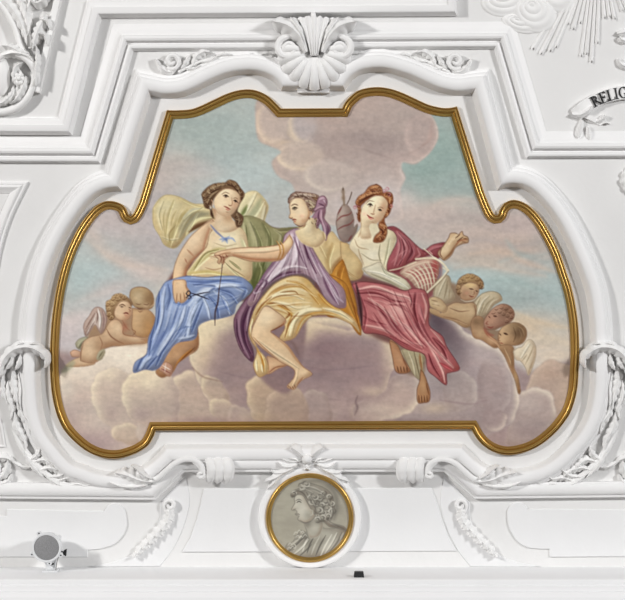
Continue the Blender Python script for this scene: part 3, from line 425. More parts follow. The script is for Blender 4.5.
    mk = fig(P, q([(150, 180), (200, 108), (250, 58), (320, 28), (385, 38), (432, 88), (492, 148), (540, 178), (600, 222), (625, 282), (590, 245), (520, 212), (470, 200), (410, 208), (372, 242), (332, 302), (275, 318), (268, 300), (290, 250), (250, 190), (205, 160), (165, 215), (140, 265), (165, 345), (205, 395), (218, 440), (205, 465), (172, 475), (150, 425), (165, 360), (138, 310), (128, 260)]), YB,
        [('b', 295, 286, 18, 7, (222, 200, 152), .8), ('b', 322, 300, 12, 9, (198, 148, 70), .85, 45), ('b', 308, 283, 10, 5, (204, 158, 84), .7, 40), (q([(210, 130), (270, 85), (340, 75), (390, 90)]), 3, (190, 140, 74), .75, 2), (q([(190, 150), (250, 110), (320, 110), (370, 130)]), 4, YLt, .75, 2.4), (q([(210, 150), (260, 150), (310, 190), (290, 220)]), 3, YDk, .7, 1.6), (q([(230, 140), (290, 150), (340, 170), (400, 160)]), 3, YLt, .7, 2), (q([(260, 160), (320, 195), (300, 250)]), 2.4, YO, .7, 1.6),
         (q([(310, 290), (330, 220), (380, 180), (450, 175)]), 5, YLt, .85, 2.6), (q([(340, 280), (365, 225), (410, 195), (480, 192), (560, 210)]), 2.4, (200, 150, 76), .7, 1.6), (q([(290, 300), (310, 240), (350, 190)]), 2, YDk, .6, 1.4), (q([(460, 170), (530, 190), (590, 230)]), 4, YLt, .7, 2.4), (q([(440, 110), (480, 150), (530, 180)]), 3, YO, .7, 2), (q([(145, 220), (140, 270), (165, 330), (200, 390)]), 3, YLt, .7, 1.6), (q([(165, 350), (190, 400), (195, 450)]), 3, YO, .7, 1.8), (q([(160, 400), (165, 450)]), 2.4, YLt, .7, 1.6), (q([(185, 420), (190, 455)]), 2, YLt, .7, 1.2), (q([(160, 200), (190, 155), (230, 120)]), 2, YDk, .6, 1.4),
         (q([(300, 50), (350, 60), (400, 100), (440, 150)]), 3, (184, 124, 50), .7, 2), (q([(270, 100), (330, 95), (350, 110)]), 1.4, (146, 92, 44), .6, 1), (q([(410, 205), (440, 210), (470, 206)]), 2, (88, 66, 46), .6, 1)], (134, 84, 44), .9, .6)
    P.flow(q([(160, 180), (230, 70), (330, 40), (430, 100)]), q([(200, 160), (290, 200), (340, 220), (480, 200)]), 12, ((232, 216, 172), (160, 100, 44), (206, 164, 96)), 1.3, .5, mk, 6)
    P.flow(q([(150, 200), (135, 270), (170, 350), (190, 460)]), q([(170, 200), (150, 270), (180, 340), (215, 450)]), 5, ((232, 216, 172), (170, 110, 50)), 1.0, .5, mk, 7)
    # leg
    fig(P, q([(160, 225), (200, 162), (255, 188), (292, 222), (285, 245), (228, 272), (245, 290), (300, 335), (340, 390), (372, 432), (405, 455), (408, 470), (362, 495), (335, 530), (315, 530), (300, 518), (330, 480), (328, 442), (258, 402), (180, 342), (142, 300), (145, 262)]), (216, 184, 142),
        [('b', 266, 318, 9, 10, (230, 206, 166), .85, 40), ('b', 256, 333, 4, 5, (228, 196, 154), .7), (q([(165, 310), (230, 360), (300, 405), (345, 435)]), 4.5, (230, 202, 160), .75, 3), (q([(240, 288), (300, 338), (340, 395), (375, 435)]), 3, (180, 130, 92), .7, 2), (q([(292, 225), (270, 255), (230, 272)]), 3, (176, 122, 84), .7, 2), (q([(150, 300), (200, 350), (260, 400)]), 1.4, (170, 120, 84), .6, 1), ('b', 304, 372, 5, 3, (228, 198, 156), .7, -20), (q([(345, 440), (340, 480), (320, 520)]), 2, (226, 192, 150), .6, 1.2), (q([(370, 480), (345, 510)]), 2, (160, 108, 76), .6, 1.4)], (124, 74, 50), .9, .65)
    for a in ([(312, 520), (318, 530)], [(322, 518), (328, 530)], [(305, 515), (308, 524)], [(332, 512), (336, 526)]): K(q(a), .9, (120, 70, 50), .7)
    K(q([(228, 272), (250, 262), (285, 240)]), 1.2, (120, 68, 44), .7); K(q([(300, 315), (330, 330), (352, 385)]), 3, (120, 92, 84), .45, 2.5)
    # lilac wrap
    fig(P, q([(135, 110), (90, 165), (62, 230), (78, 320), (110, 380), (146, 408), (148, 360), (122, 285), (142, 200), (175, 125), (200, 70), (170, 75)]), (120, 82, 100), [(q([(120, 140), (85, 220), (95, 310), (130, 390)]), 4, (150, 114, 130), .7, 2.4), (q([(140, 150), (105, 230), (110, 310), (135, 370)]), 4, (84, 48, 70), .8, 3), (q([(160, 120), (130, 190), (118, 270)]), 2.4, (176, 146, 156), .6, 1.6), (q([(75, 220), (80, 290), (105, 360)]), 2, (80, 46, 66), .7, 1.4)], (72, 42, 58), .9, .7)
    mk = fig(P, q2([(330, 262), (362, 270), (402, 330), (442, 400), (490, 470), (550, 530), (562, 590), (555, 615), (515, 610), (468, 570), (440, 515), (400, 478), (360, 462), (300, 470), (250, 490), (200, 530), (170, 580), (140, 610), (120, 590), (150, 540), (200, 460), (250, 390), (280, 330), (290, 290)]), LM,
        [('b', 292, 246, 7, 10, LL, .85, 15), (q2([(320, 290), (300, 360), (270, 420), (200, 500)]), 7, LL, .75, 4), (q2([(345, 300), (340, 370), (320, 430)]), 5, (216, 200, 204), .8, 3), (q2([(350, 280), (390, 350), (430, 430), (470, 500)]), 3, (196, 172, 180), .7, 2), (q2([(370, 310), (400, 400), (430, 460)]), 3.4, LD, .75, 2), (q2([(330, 300), (360, 380), (390, 440)]), 2, LD, .6, 1.4), (q2([(400, 350), (450, 440), (510, 520), (535, 580)]), 3, (130, 94, 114), .8, 2), (q2([(440, 420), (480, 490), (520, 560), (550, 590)]), 2.4, (204, 180, 190), .7, 1.4),
         (q2([(460, 480), (490, 540), (520, 590)]), 4, (112, 74, 96), .7, 2.4), (q2([(490, 520), (510, 560), (530, 600)]), 2, (190, 164, 176), .7, 1.2), (q2([(300, 300), (270, 370), (220, 450)]), 2.6, (140, 106, 124), .7, 1.8), (q2([(360, 455), (300, 460), (240, 485), (180, 540)]), 3, LD, .65, 1.8), (q2([(390, 440), (330, 430), (270, 450), (190, 520)]), 3, LL, .7, 1.8), (q2([(270, 380), (230, 430), (170, 510), (140, 580)]), 5, (138, 102, 120), .7, 3), (q2([(220, 470), (170, 530), (150, 580)]), 2, LD, .7, 1.4), (q2([(175, 510), (150, 520), (155, 550), (180, 540)]), 2, (190, 166, 176), .7, 1.2), (q2([(190, 490), (210, 500), (200, 520)]), 2, LD, .7, 1.2)], (92, 60, 78), .9, .6)
    P.flow(q2([(300, 280), (270, 380), (190, 480), (140, 600)]), q2([(350, 280), (420, 400), (500, 520), (550, 600)]), 18, ((216, 200, 206), (108, 72, 94), (180, 154, 166)), 1.4, .5, mk, 5)
    # outstretched arm
    q8 = tf(200, 235, 6.25)
    fig(P, q8([(560, 0), (530, 40), (500, 60), (400, 75), (300, 78), (220, 84), (150, 96), (110, 106), (92, 120), (100, 135), (115, 150), (110, 170), (122, 180), (132, 170), (142, 184), (152, 172), (160, 150), (205, 132), (300, 160), (400, 166), (500, 158), (540, 120), (580, 50)]), (218, 180, 138),
        [(q8([(500, 78), (400, 95), (300, 98), (200, 100)]), 5, (230, 200, 160), .8, 3), (q8([(500, 150), (400, 158), (300, 150), (210, 126)]), 4, (176, 122, 84), .75, 2.6), ('b', 288, 242, 5, 6, (226, 202, 158), .8), (q8([(120, 130), (135, 145), (130, 165)]), 1.4, (140, 84, 60), .7, 1), (q8([(140, 125), (150, 150), (145, 178)]), 1.2, (150, 90, 66), .7, .8), (q8([(160, 120), (172, 138)]), 1.2, (150, 90, 66), .6, .8), (q8([(110, 128), (150, 116), (190, 112)]), 1.4, (170, 116, 82), .6, 1)], (118, 70, 48), .9, .65)
    for x in (492, 512): K(q8([(x - 14, 38), (x + 6, 70), (x + 10, 110), (x - 6, 152)]), 1.5, (168, 112, 56), .85, .8); K(q8([(x - 10, 38), (x + 10, 70), (x + 14, 108)]), .7, (226, 190, 120), .7, .5)
    K(q8([(88, 128), (120, 128), (148, 140), (182, 130)]), 1, (120, 66, 48), .6); K(q8([(60, 118), (95, 112)]), 1.2, (150, 100, 70), .5)
    K(q8([(140, 185), (132, 260), (120, 340)]), .8, (92, 70, 62), .8, .5, False); K(q8([(120, 330), (112, 420), (96, 480), (94, 565)]), 1.7, (76, 58, 62), .8, .7); K(q8([(145, 160), (200, 210), (280, 260)]), .9, (128, 96, 64), .6)
    # head
    qb = tf(280, 185, 8.93)
    fig(P, qb([(300, 270), (340, 210), (400, 200), (405, 250), (395, 300), (440, 360), (452, 400), (425, 450), (412, 492), (388, 480), (385, 400), (362, 340), (330, 392), (292, 360), (280, 310)]), (146, 108, 122), [(qb([(370, 230), (370, 300), (400, 380), (400, 470)]), 3, (190, 156, 166), .7, 1.8), (qb([(350, 230), (345, 290), (375, 340)]), 2, (104, 66, 84), .7, 1.2), (qb([(420, 360), (430, 410), (410, 470)]), 1.6, (110, 72, 92), .6, 1), (qb([(320, 300), (310, 350), (330, 380)]), 4, (126, 98, 74), .85, 2)], (92, 58, 70), .8, .55)
    fig(P, qb([(210, 355), (255, 300), (300, 300), (310, 350), (330, 395), (390, 420), (410, 480), (330, 560), (200, 520), (140, 430), (150, 405), (200, 385)]), (214, 192, 148), [('b', 308, 226, 6, 8, (224, 206, 166), .7), ('b', 315, 228, 4, 7, (176, 146, 108), .55), (qb([(165, 372), (205, 375), (230, 350)]), 2.4, (160, 118, 82), .7, 1.4), (qb([(385, 420), (400, 480)]), 2, (170, 136, 92), .5, 2)])
    fig(P, qb([(72, 150), (85, 105), (135, 65), (240, 70), (320, 85), (350, 112), (345, 200), (310, 235), (280, 250), (250, 200), (220, 150), (180, 120), (120, 125), (85, 165)]), (148, 120, 104), [(qb([(90, 130), (150, 85), (240, 90), (320, 110)]), 2.4, (190, 168, 150), .7, 1.4), (qb([(120, 100), (200, 100), (270, 130)]), 1.6, (104, 78, 64), .7, 1), (qb([(230, 140), (270, 150), (300, 190)]), 2.4, (206, 186, 150), .7, 1.2), (qb([(240, 165), (270, 180), (290, 220)]), 1.4, (110, 80, 58), .7, .9), (qb([(260, 190), (290, 200), (310, 190)]), 1.8, (204, 182, 142), .7, 1), (qb([(290, 110), (330, 130), (335, 170)]), 3, (118, 84, 58), .7, 1.6), (qb([(140, 75), (170, 100), (150, 118)]), 1.2, (96, 70, 60), .6, .8), (qb([(200, 80), (240, 95), (260, 120)]), 1.2, (206, 184, 164), .6, .8)], (94, 66, 56), .8, .6)
    fig(P, qb([(330, 145), (350, 110), (390, 98), (418, 130), (420, 175), (400, 205), (350, 215), (320, 235), (300, 225), (320, 190)]), (158, 120, 134), [(qb([(350, 130), (385, 120), (405, 160)]), 2.4, (198, 166, 176), .7, 1.4), (qb([(345, 165), (380, 180), (400, 200)]), 1.6, (110, 72, 90), .7, 1), (qb([(310, 225), (350, 200), (390, 195)]), 2, (186, 150, 160), .7, 1.2)], (96, 62, 74), .9, .6)
    fig(P, qb([(92, 158), (125, 122), (185, 118), (225, 150), (250, 205), (268, 240), (260, 290), (235, 330), (208, 360), (175, 366), (140, 350), (122, 335), (126, 322), (110, 312), (118, 302), (86, 296), (82, 280), (92, 255), (88, 215), (84, 190)]), (220, 192, 152), [('b', 300, 212, 6, 8, (230, 206, 168), .85), ('b', 293, 202, 4, 4, (226, 202, 166), .6), ('b', 304, 221, 4, 2.5, (196, 150, 112), .6), ('b', 302, 216, 3, 2, (226, 176, 142), .5), (qb([(245, 200), (262, 250), (240, 320)]), 2, (186, 140, 102), .6, 1.4)], (118, 76, 56), .8, .65)
    K(qb([(98, 188), (130, 172), (160, 182)]), 1.1, (104, 72, 54), .75); K(qb([(108, 212), (130, 202), (155, 206)]), 1.5, (66, 48, 38), .9); K(qb([(112, 220), (135, 222), (150, 212)]), 1, (110, 96, 80), .7); K(qb([(84, 292), (100, 298), (112, 290)]), 1, (140, 84, 62), .8); K(qb([(114, 312), (132, 308), (145, 312)]), 1.3, (140, 60, 50), .9); K(qb([(126, 328), (142, 328)]), 1.2, (190, 104, 86), .8)
    K(qb([(250, 240), (272, 235), (282, 260), (262, 280)]), 1.4, (200, 154, 116), .8); B(*qb([(262, 298)])[0], 1, 1.2, (112, 70, 50), .8); K(qb([(140, 355), (180, 370), (210, 362)]), 1, (110, 66, 48), .6)
    B(294.4, 208.2, 1.0, .9, (52, 42, 36), .95)
    # ======================================================= woman on the right: distaff, red mantle, rose skirt
    qc = tf(335, 175, 8.93)
    fig(P, qc([(10, 430), (25, 350), (60, 280), (85, 262), (120, 280), (150, 330), (168, 400), (165, 470), (200, 440), (185, 520), (130, 595), (60, 590), (25, 520)]), (156, 136, 124), [('b', 342, 214, 4, 10, (178, 160, 148), .7), ('b', 349, 226, 4, 12, (122, 102, 94), .7), ('b', 345, 236, 6, 4, (136, 118, 108), .7), ('b', 357, 228, 3, 7, (146, 126, 106), .7)], (100, 78, 70), .8, .6)
    for a in ([(15, 410), (60, 370), (120, 355), (150, 330)], [(20, 490), (70, 460), (130, 440), (168, 400)], [(60, 285), (25, 350)], [(120, 590), (150, 540)]): K(qc(a), 1.6, (128, 72, 68), .8, .8)
    K(qc([(72, 130), (78, 200), (82, 270)]), 2, (150, 128, 108), .9, .8, False); B(*qc([(72, 150)])[0], 2, 2.4, (150, 130, 112), .95); B(*qc([(74, 205)])[0], 2, 3, (142, 120, 100), .95); B(*qc([(72, 125)])[0], .9, 1.6, (110, 90, 76), .8); K(qc([(150, 155), (130, 215), (108, 260)]), 1.1, (112, 92, 80), .9, .6, False)
    q3 = tf(320, 165, 3.906)
    fig(P, q3([(155, 200), (160, 240), (130, 285), (115, 320), (140, 350), (165, 385), (170, 415), (240, 430), (300, 400), (290, 330), (300, 270), (260, 240), (225, 235), (220, 215)]), (214, 200, 164),
        [('b', 362, 238, 10, 8, (228, 212, 178), .85), ('b', 372, 256, 9, 9, (216, 208, 182), .8), ('b', 389, 250, 5, 12, (200, 190, 156), .7), (q3([(160, 215), (165, 250), (150, 280)]), 2.4, (184, 150, 110), .6, 2), (q3([(135, 290), (150, 320), (190, 330)]), 1.2, (176, 148, 112), .6, 1), (q3([(235, 310), (230, 350), (240, 390)]), 1.4, (150, 138, 108), .7, 1), (q3([(160, 345), (200, 370), (240, 372)]), 1.2, (160, 146, 116), .6, 1), (q3([(270, 290), (262, 340), (250, 390)]), 2, (166, 156, 122), .7, 1.4), (q3([(150, 330), (160, 360), (172, 390)]), 2, (170, 140, 104), .6, 1.4)], (140, 116, 84), .7, .45)
    RM, RL, RD = (158, 84, 88), (198, 134, 132), (106, 46, 54)
    mk = fig(P, q3([(258, 246), (285, 240), (315, 256), (352, 290), (402, 332), (440, 312), (490, 304), (475, 340), (462, 365), (430, 352), (380, 368), (340, 385), (330, 410), (268, 418), (266, 372), (300, 300), (290, 262)]), RM,
        [(q3([(300, 260), (330, 300), (320, 360)]), 3, RL, .7, 2), (q3([(270, 248), (300, 275), (310, 320), (290, 390)]), 2.4, RL, .6, 1.6), (q3([(345, 300), (360, 340), (340, 375)]), 4, RD, .65, 2.4), (q3([(320, 290), (330, 340), (310, 390)]), 2, RD, .7, 1.4), (q3([(380, 325), (390, 350), (370, 365)]), 2.4, RL, .5, 1.6), (q3([(410, 345), (440, 325), (480, 315)]), 3, (182, 112, 114), .7, 1.8), (q3([(400, 335), (430, 350), (455, 360)]), 2, RD, .7, 1.4), (q3([(425, 335), (440, 350)]), 1.2, (206, 160, 150), .6, .8), (q3([(280, 380), (310, 350), (340, 330)]), 1.6, (190, 122, 122), .5, 1)], (90, 40, 46), .9, .65)
    P.flow(q3([(265, 250), (300, 300), (270, 400)]), q3([(310, 260), (380, 330), (330, 400)]), 9, ((198, 132, 132), (104, 44, 52)), 1.3, .5, mk, 9)
    # arm with the thread
    q5 = tf(380, 220, 6.25)
    fig(P, q5([(380, 238), (362, 205), (395, 162), (428, 112), (440, 85), (470, 82), (490, 90), (512, 72), (522, 95), (548, 108), (550, 140), (512, 150), (472, 172), (445, 220), (405, 252)]), (194, 164, 126),
        [('b', 446, 248, 4, 7, (212, 188, 150), .75, 30), (q5([(400, 245), (440, 210), (465, 165)]), 2.4, (140, 100, 70), .7, 1.6), (q5([(430, 150), (460, 120), (490, 100)]), 1.6, (214, 186, 148), .7, 1), (q5([(470, 160), (500, 130), (545, 125)]), 2.4, (160, 108, 76), .7, 1.4), (q5([(470, 115), (500, 90)]), 1, (110, 74, 52), .8, .6), (q5([(480, 135), (520, 105)]), 1, (110, 70, 50), .8, .6), (q5([(520, 115), (545, 118)]), .9, (120, 76, 54), .8, .6), (q5([(510, 135), (540, 138)]), .9, (120, 76, 54), .7, .6)], (96, 62, 44), 1, .7)
    K(q5([(430, 150), (455, 110), (490, 85)]), .9, (216, 196, 156), .7); K(q5([(385, 175), (375, 210), (390, 235)]), 1.2, (96, 52, 46), .6)
    # striped reel / basket
    m = fig(P, q5([(125, 335), (160, 290), (205, 265), (300, 242), (355, 255), (372, 300), (350, 375), (300, 445), (265, 470), (230, 430), (180, 372)]), (184, 150, 130), [('b', 435, 266, 4, 8, (166, 74, 70), .85), ('b', 409, 274, 6, 4, (206, 180, 152), .6)], (112, 74, 62), .8, .5)
    P.clip = m
    for k in range(6):
        a = k * 26
        K(q5([(150 + a * 1.15, 330 - a * .5), (195 + a * 1.0, 345 - a * .2), (235 + a * .8, 400 - a * .1), (250 + a * .7, 460 - a * .2)]), 1.3, (222, 206, 176), .7, .7)
        K(q5([(163 + a * 1.15, 325 - a * .5), (208 + a * 1.0, 340 - a * .2), (247 + a * .8, 392 - a * .1), (262 + a * .7, 450 - a * .2)]), 1.7, (160, 66, 66), .55, .8)
    for k in range(5):
        K(q5([(130 + k * 22, 335 + k * 28), (200 + k * 22, 290 + k * 28), (300 + k * 16, 262 + k * 34), (360, 280 + k * 34)]), 1.0, (214, 198, 168), .55, .7)
    P.clip = None
    for a, w in (([(225, 245), (300, 238), (350, 244), (395, 275), (425, 315)], 2), ([(425, 315), (375, 375), (270, 475)], 2), ([(395, 300), (420, 318)], 1.2), ([(275, 180), (330, 228), (350, 240)], 1.1), ([(60, 316), (130, 300), (225, 262)], 1.0)): K(q5(a), w, (216, 202, 170), .85, .7, False)
    K(q5([(428, 322), (378, 384), (275, 482)]), .8, (120, 96, 76), .6, .6, False); K(q5([(372, 300), (375, 335), (360, 370)]), 2, (130, 140, 150), .5, 1)
    # white cloth at the waist
    fig(P, q3([(165, 405), (200, 392), (235, 380), (255, 410), (300, 430), (335, 450), (355, 482), (330, 490), (280, 465), (230, 448), (190, 430)]), (204, 196, 168), [(q3([(180, 412), (240, 425), (300, 455), (345, 482)]), 2.6, (226, 218, 196), .7, 1.6), (q3([(240, 395), (260, 425), (310, 445)]), 1.8, (146, 140, 112), .7, 1.2), (q3([(200, 425), (260, 450), (320, 480)]), 1.6, (142, 132, 106), .6, 1.2)], (120, 100, 78), .8, .55)
    # rose skirt, feet
    q = tf(330, 280, 4.464)
    fig(P, q([(265, 270), (300, 290), (330, 355), (358, 398), (350, 412), (320, 418), (292, 405), (280, 350)]), (172, 124, 88), [('b', 399, 358, 4, 8, (190, 144, 104), .7, -20), (q([(325, 350), (350, 395)]), 2, (120, 78, 54), .6, 1.4)] + [(q([(300 + 14 * k, 385 + k), (306 + 13 * k, 412 - k)]), .9, (96, 58, 42), .7) for k in range(4)], (92, 58, 42), .9, .6)
    fig(P, q([(320, 310), (420, 320), (415, 380), (420, 450), (390, 440), (365, 410), (345, 370)]), (162, 148, 116), [(q([(350, 320), (370, 370), (380, 430)]), 2, (196, 184, 150), .7, 1.4), (q([(375, 320), (390, 380), (400, 430)]), 2, (116, 100, 74), .7, 1.4), (q([(400, 330), (410, 400)]), 3, (150, 104, 64), .7, 2)], (108, 88, 64), .7, .5)
    fig(P, q([(405, 400), (420, 420), (432, 452), (446, 500), (442, 540), (415, 548), (392, 545), (388, 492), (400, 450)]), (168, 122, 84), [('b', 423, 385, 3, 9, (192, 148, 104), .7), (q([(430, 460), (442, 510)]), 2, (122, 78, 52), .6, 1.4)] + [(q([(396 + 12 * k, 515), (398 + 12 * k, 545)]), .9, (96, 58, 40), .7) for k in range(4)], (94, 58, 40), .9, .65)
    SM, SL, SD = (176, 98, 98), (224, 172, 160), (112, 44, 50)
    mk = fig(P, q([(100, 20), (150, 8), (250, 22), (330, 48), (372, 38), (425, 50), (442, 110), (442, 200), (500, 250), (522, 300), (578, 392), (540, 412), (520, 420), (518, 468), (470, 432), (436, 400), (420, 332), (340, 308), (262, 256), (200, 238), (150, 232), (138, 150), (120, 70)]), SM,
        [('b', 396, 310, 13, 12, (220, 168, 156), .9, -10), ('b', 414, 334, 8, 5, (208, 144, 138), .7, 30), ('b', 434, 350, 6, 8, (200, 120, 116), .6), ('b', 378, 308, 10, 10, (192, 116, 114), .7), (q([(130, 40), (200, 30), (280, 60), (350, 80), (370, 120)]), 3.4, SL, .75, 2), (q([(120, 60), (200, 60), (270, 90), (340, 100)]), 3, SD, .65, 2), (q([(150, 90), (220, 130), (280, 190), (320, 260)]), 4, SD, .6, 3), (q([(170, 80), (240, 130), (300, 200)]), 2.4, SL, .6, 1.6), (q([(270, 160), (330, 200), (380, 250), (410, 300)]), 3, SL, .7, 2), (q([(260, 110), (330, 120), (370, 190), (400, 260)]), 2.4, SD, .55, 1.8),
         (q([(150, 200), (200, 210), (250, 225), (290, 250)]), 3, SL, .6, 2), (q([(150, 160), (190, 185), (250, 200)]), 2, SD, .6, 1.4), (q([(270, 250), (330, 285), (410, 310)]), 2.6, SD, .6, 1.6), (q([(300, 240), (350, 275), (410, 290)]), 2, SL, .6, 1.4), (q([(380, 60), (375, 120), (395, 200), (440, 270)]), 4, SD, .75, 2.6), (q([(410, 60), (430, 120), (420, 190)]), 3, SL, .5, 2), (q([(395, 110), (405, 150), (420, 190)]), 4, (196, 122, 122), .6, 2.6), (q([(420, 260), (460, 320), (500, 400), (512, 455)]), 3, SL, .7, 2),
         (q([(440, 280), (490, 330), (550, 390)]), 3.4, SL, .6, 2.2), (q([(460, 260), (500, 300), (520, 350)]), 4, SD, .7, 2.6), (q([(440, 330), (460, 380), (490, 430)]), 3, SD, .7, 2), (q([(490, 370), (540, 400)]), 3, (168, 60, 66), .7, 2), (q([(450, 220), (480, 250), (510, 290)]), 2, SL, .5, 1.4), (q([(140, 80), (160, 150), (150, 220)]), 3, SD, .5, 2), (q([(350, 50), (365, 90), (360, 120)]), 2, SD, .6, 1.4)], (92, 36, 42), .9, .7)
    P.flow(q([(120, 40), (170, 130), (260, 240), (430, 330)]), q([(360, 50), (400, 150), (450, 260), (560, 400)]), 20, ((218, 158, 150), (118, 46, 54), (190, 112, 110)), 1.6, .5, mk, 3)
    P.flow(q([(110, 25), (220, 30), (330, 60), (420, 60)]), q([(130, 90), (230, 100), (300, 150), (360, 200)]), 7, ((216, 156, 148), (124, 50, 58)), 1.4, .45, mk, 4)
    K(q([(116, 15), (128, 70), (138, 130), (142, 200)]), 3.4, (62, 40, 40), .8, 1.4)
    # head
    HB, HL, HD = (160, 102, 64), (206, 150, 102), (98, 54, 38)
    fig(P, qc([(185, 255), (190, 225), (215, 190), (262, 160), (305, 105), (370, 86), (415, 112), (430, 165), (440, 150), (500, 160), (518, 215), (502, 300), (482, 350), (440, 400), (462, 470), (462, 530), (425, 595), (345, 600), (358, 545), (400, 500), (388, 440), (440, 330), (460, 260), (400, 190), (330, 200), (260, 250), (230, 285), (240, 340), (222, 420), (200, 380), (205, 310)]), HB,
        [(qc([(200, 230), (260, 190), (330, 160), (410, 150)]), 2.8, HL, .7, 1.6), (qc([(210, 255), (270, 210), (350, 175)]), 1.6, HD, .7, 1), (qc([(320, 120), (370, 105), (405, 130)]), 2.4, HL, .6, 1.4), (qc([(310, 140), (360, 150), (410, 140)]), 1.6, HD, .6, 1), (qc([(455, 190), (490, 210), (485, 260)]), 2, HL, .6, 1.2), (qc([(470, 240), (490, 290), (465, 340)]), 1.6, HD, .6, 1), (qc([(450, 180), (480, 170), (505, 195)]), 1.4, HD, .6, .9), (qc([(400, 440), (440, 460), (430, 500)]), 2, HL, .6, 1.2), (qc([(390, 470), (430, 510), (400, 550)]), 1.6, HD, .7, 1), (qc([(370, 560), (400, 540), (430, 560)]), 2, HL, .6, 1.2), (qc([(460, 320), (470, 350), (445, 380)]), 1.4, HL, .6, 1), (qc([(215, 300), (225, 360), (215, 400)]), 1.8, HD, .6, 1.2)], (90, 50, 36), .8, .55)
    fig(P, qc([(245, 285), (290, 232), (350, 192), (420, 190), (462, 232), (470, 275), (450, 335), (420, 392), (370, 432), (322, 432), (300, 470), (320, 560), (230, 560), (236, 450), (228, 360), (236, 320)]), (222, 200, 162), [('b', 371, 203, 8, 6, (234, 216, 180), .85), ('b', 366, 212, 4, 5, (232, 212, 176), .7), ('b', 383, 208, 3.5, 8, (196, 148, 112), .75, 15), ('b', 378, 219, 5, 4, (200, 156, 120), .6), ('b', 367, 226, 4, 5, (200, 176, 138), .6), ('b', 364, 214, 2.5, 2, (230, 186, 156), .6)], (140, 96, 68), .6, .4)
    K(qc([(275, 262), (305, 232), (350, 238)]), .9, (118, 82, 60), .65); K(qc([(290, 268), (315, 258), (335, 274)]), 1.5, (62, 44, 38), .9); K(qc([(298, 282), (325, 286)]), .9, (150, 112, 86), .6); K(qc([(380, 296), (405, 288), (430, 298)]), .9, (118, 82, 60), .6); K(qc([(385, 312), (400, 308), (415, 320)]), 1.4, (66, 46, 40), .9)
    K(qc([(362, 265), (350, 310), (340, 345), (322, 345)]), 1, (176, 132, 98), .7); K(qc([(320, 345), (340, 352), (355, 346)]), .9, (140, 86, 64), .7); K(qc([(285, 355), (310, 376), (345, 388)]), 1.4, (156, 64, 58), .9); K(qc([(295, 378), (318, 394), (335, 398)]), 1.2, (204, 122, 108), .8); K(qc([(320, 420), (350, 425)]), .9, (170, 126, 96), .6)
    for c in ((465, 125), (480, 175), (440, 145), (500, 280), (175, 290)):
        x, y = qc([c])[0]; K([(x - 1.6, y), (x, y - 1.6), (x + 1.6, y), (x, y + 1.4), (x - 1.4, y)], 1.1, (190, 122, 130), .75, .6)
    K(qc([(165, 285), (200, 275), (222, 290)]), 1.2, (176, 110, 116), .7)
    for T_, pts, hl, hd, sd in ((tf(190, 170, 8.93), [(130, 220), (160, 190), (190, 160), (220, 145), (260, 135), (300, 125), (345, 110), (390, 125), (425, 155), (450, 190), (470, 220), (455, 250), (440, 280), (130, 260), (150, 300), (170, 330), (430, 400), (445, 440), (440, 475), (420, 430), (195, 200), (175, 240)], (176, 148, 112), (78, 54, 42), 1),
            (tf(280, 185, 8.93), [(90, 130), (110, 100), (145, 80), (180, 85), (220, 80), (260, 90), (300, 100), (240, 150), (260, 175), (285, 195), (270, 215), (310, 150), (330, 320), (320, 350), (300, 330), (120, 115), (200, 105)], (204, 182, 152), (92, 66, 54), 2),
            (tf(335, 175, 8.93), [(205, 240), (225, 205), (260, 185), (295, 150), (330, 115), (370, 100), (400, 125), (350, 150), (390, 150), (455, 180), (490, 195), (500, 235), (490, 280), (470, 320), (455, 360), (420, 440), (445, 470), (440, 510), (410, 540), (390, 570), (430, 560), (215, 290), (210, 340)], (214, 158, 108), (98, 54, 38), 3)):
        rr = random.Random(sd)
        for c in pts:
            x, y = T_([c])[0]; a = rr.random() * 6.28
            K([(x + 1.7 * math.cos(a + t), y + 1.7 * math.sin(a + t)) for t in (0, .9, 1.8, 2.7)], .8, hl, .6, .5); K([(x + 2.0 * math.cos(a + t), y + 2.0 * math.sin(a + t)) for t in (3.2, 4.1, 5.0)], .8, hd, .6, .5)
    for x, y in ((370.2, 205.4), (379.8, 210.2)): B(x, y, 1.0, .9, (54, 42, 36), .95)
    # thread from hand to reel
    # ---- craquelure of tone over everything, like dry plaster colour
    n1 = cloth_noise(P.H, P.W, 2, 3, 46, 14); n2 = cloth_noise(P.H, P.W, 2, 8, 6, 2.5); n3 = cloth_noise(P.H, P.W, 2, 5, 3, 3)
    big = np.stack([P.blur(P.a[..., k], 14) for k in range(3)], -1); fine = np.stack([P.blur(P.a[..., k], 2) for k in range(3)], -1)
    P.a += .12 * (P.a - big) + .4 * (P.a - fine)
    P.a = 134 + (P.a - 134) * 1.12
    P.a *= (1.0 + .04 * n1 + .042 * n2 + .05 * n3)[..., None]
    P.a += n1[..., None] * np.array([3, 0, -2], np.float32)
    return P

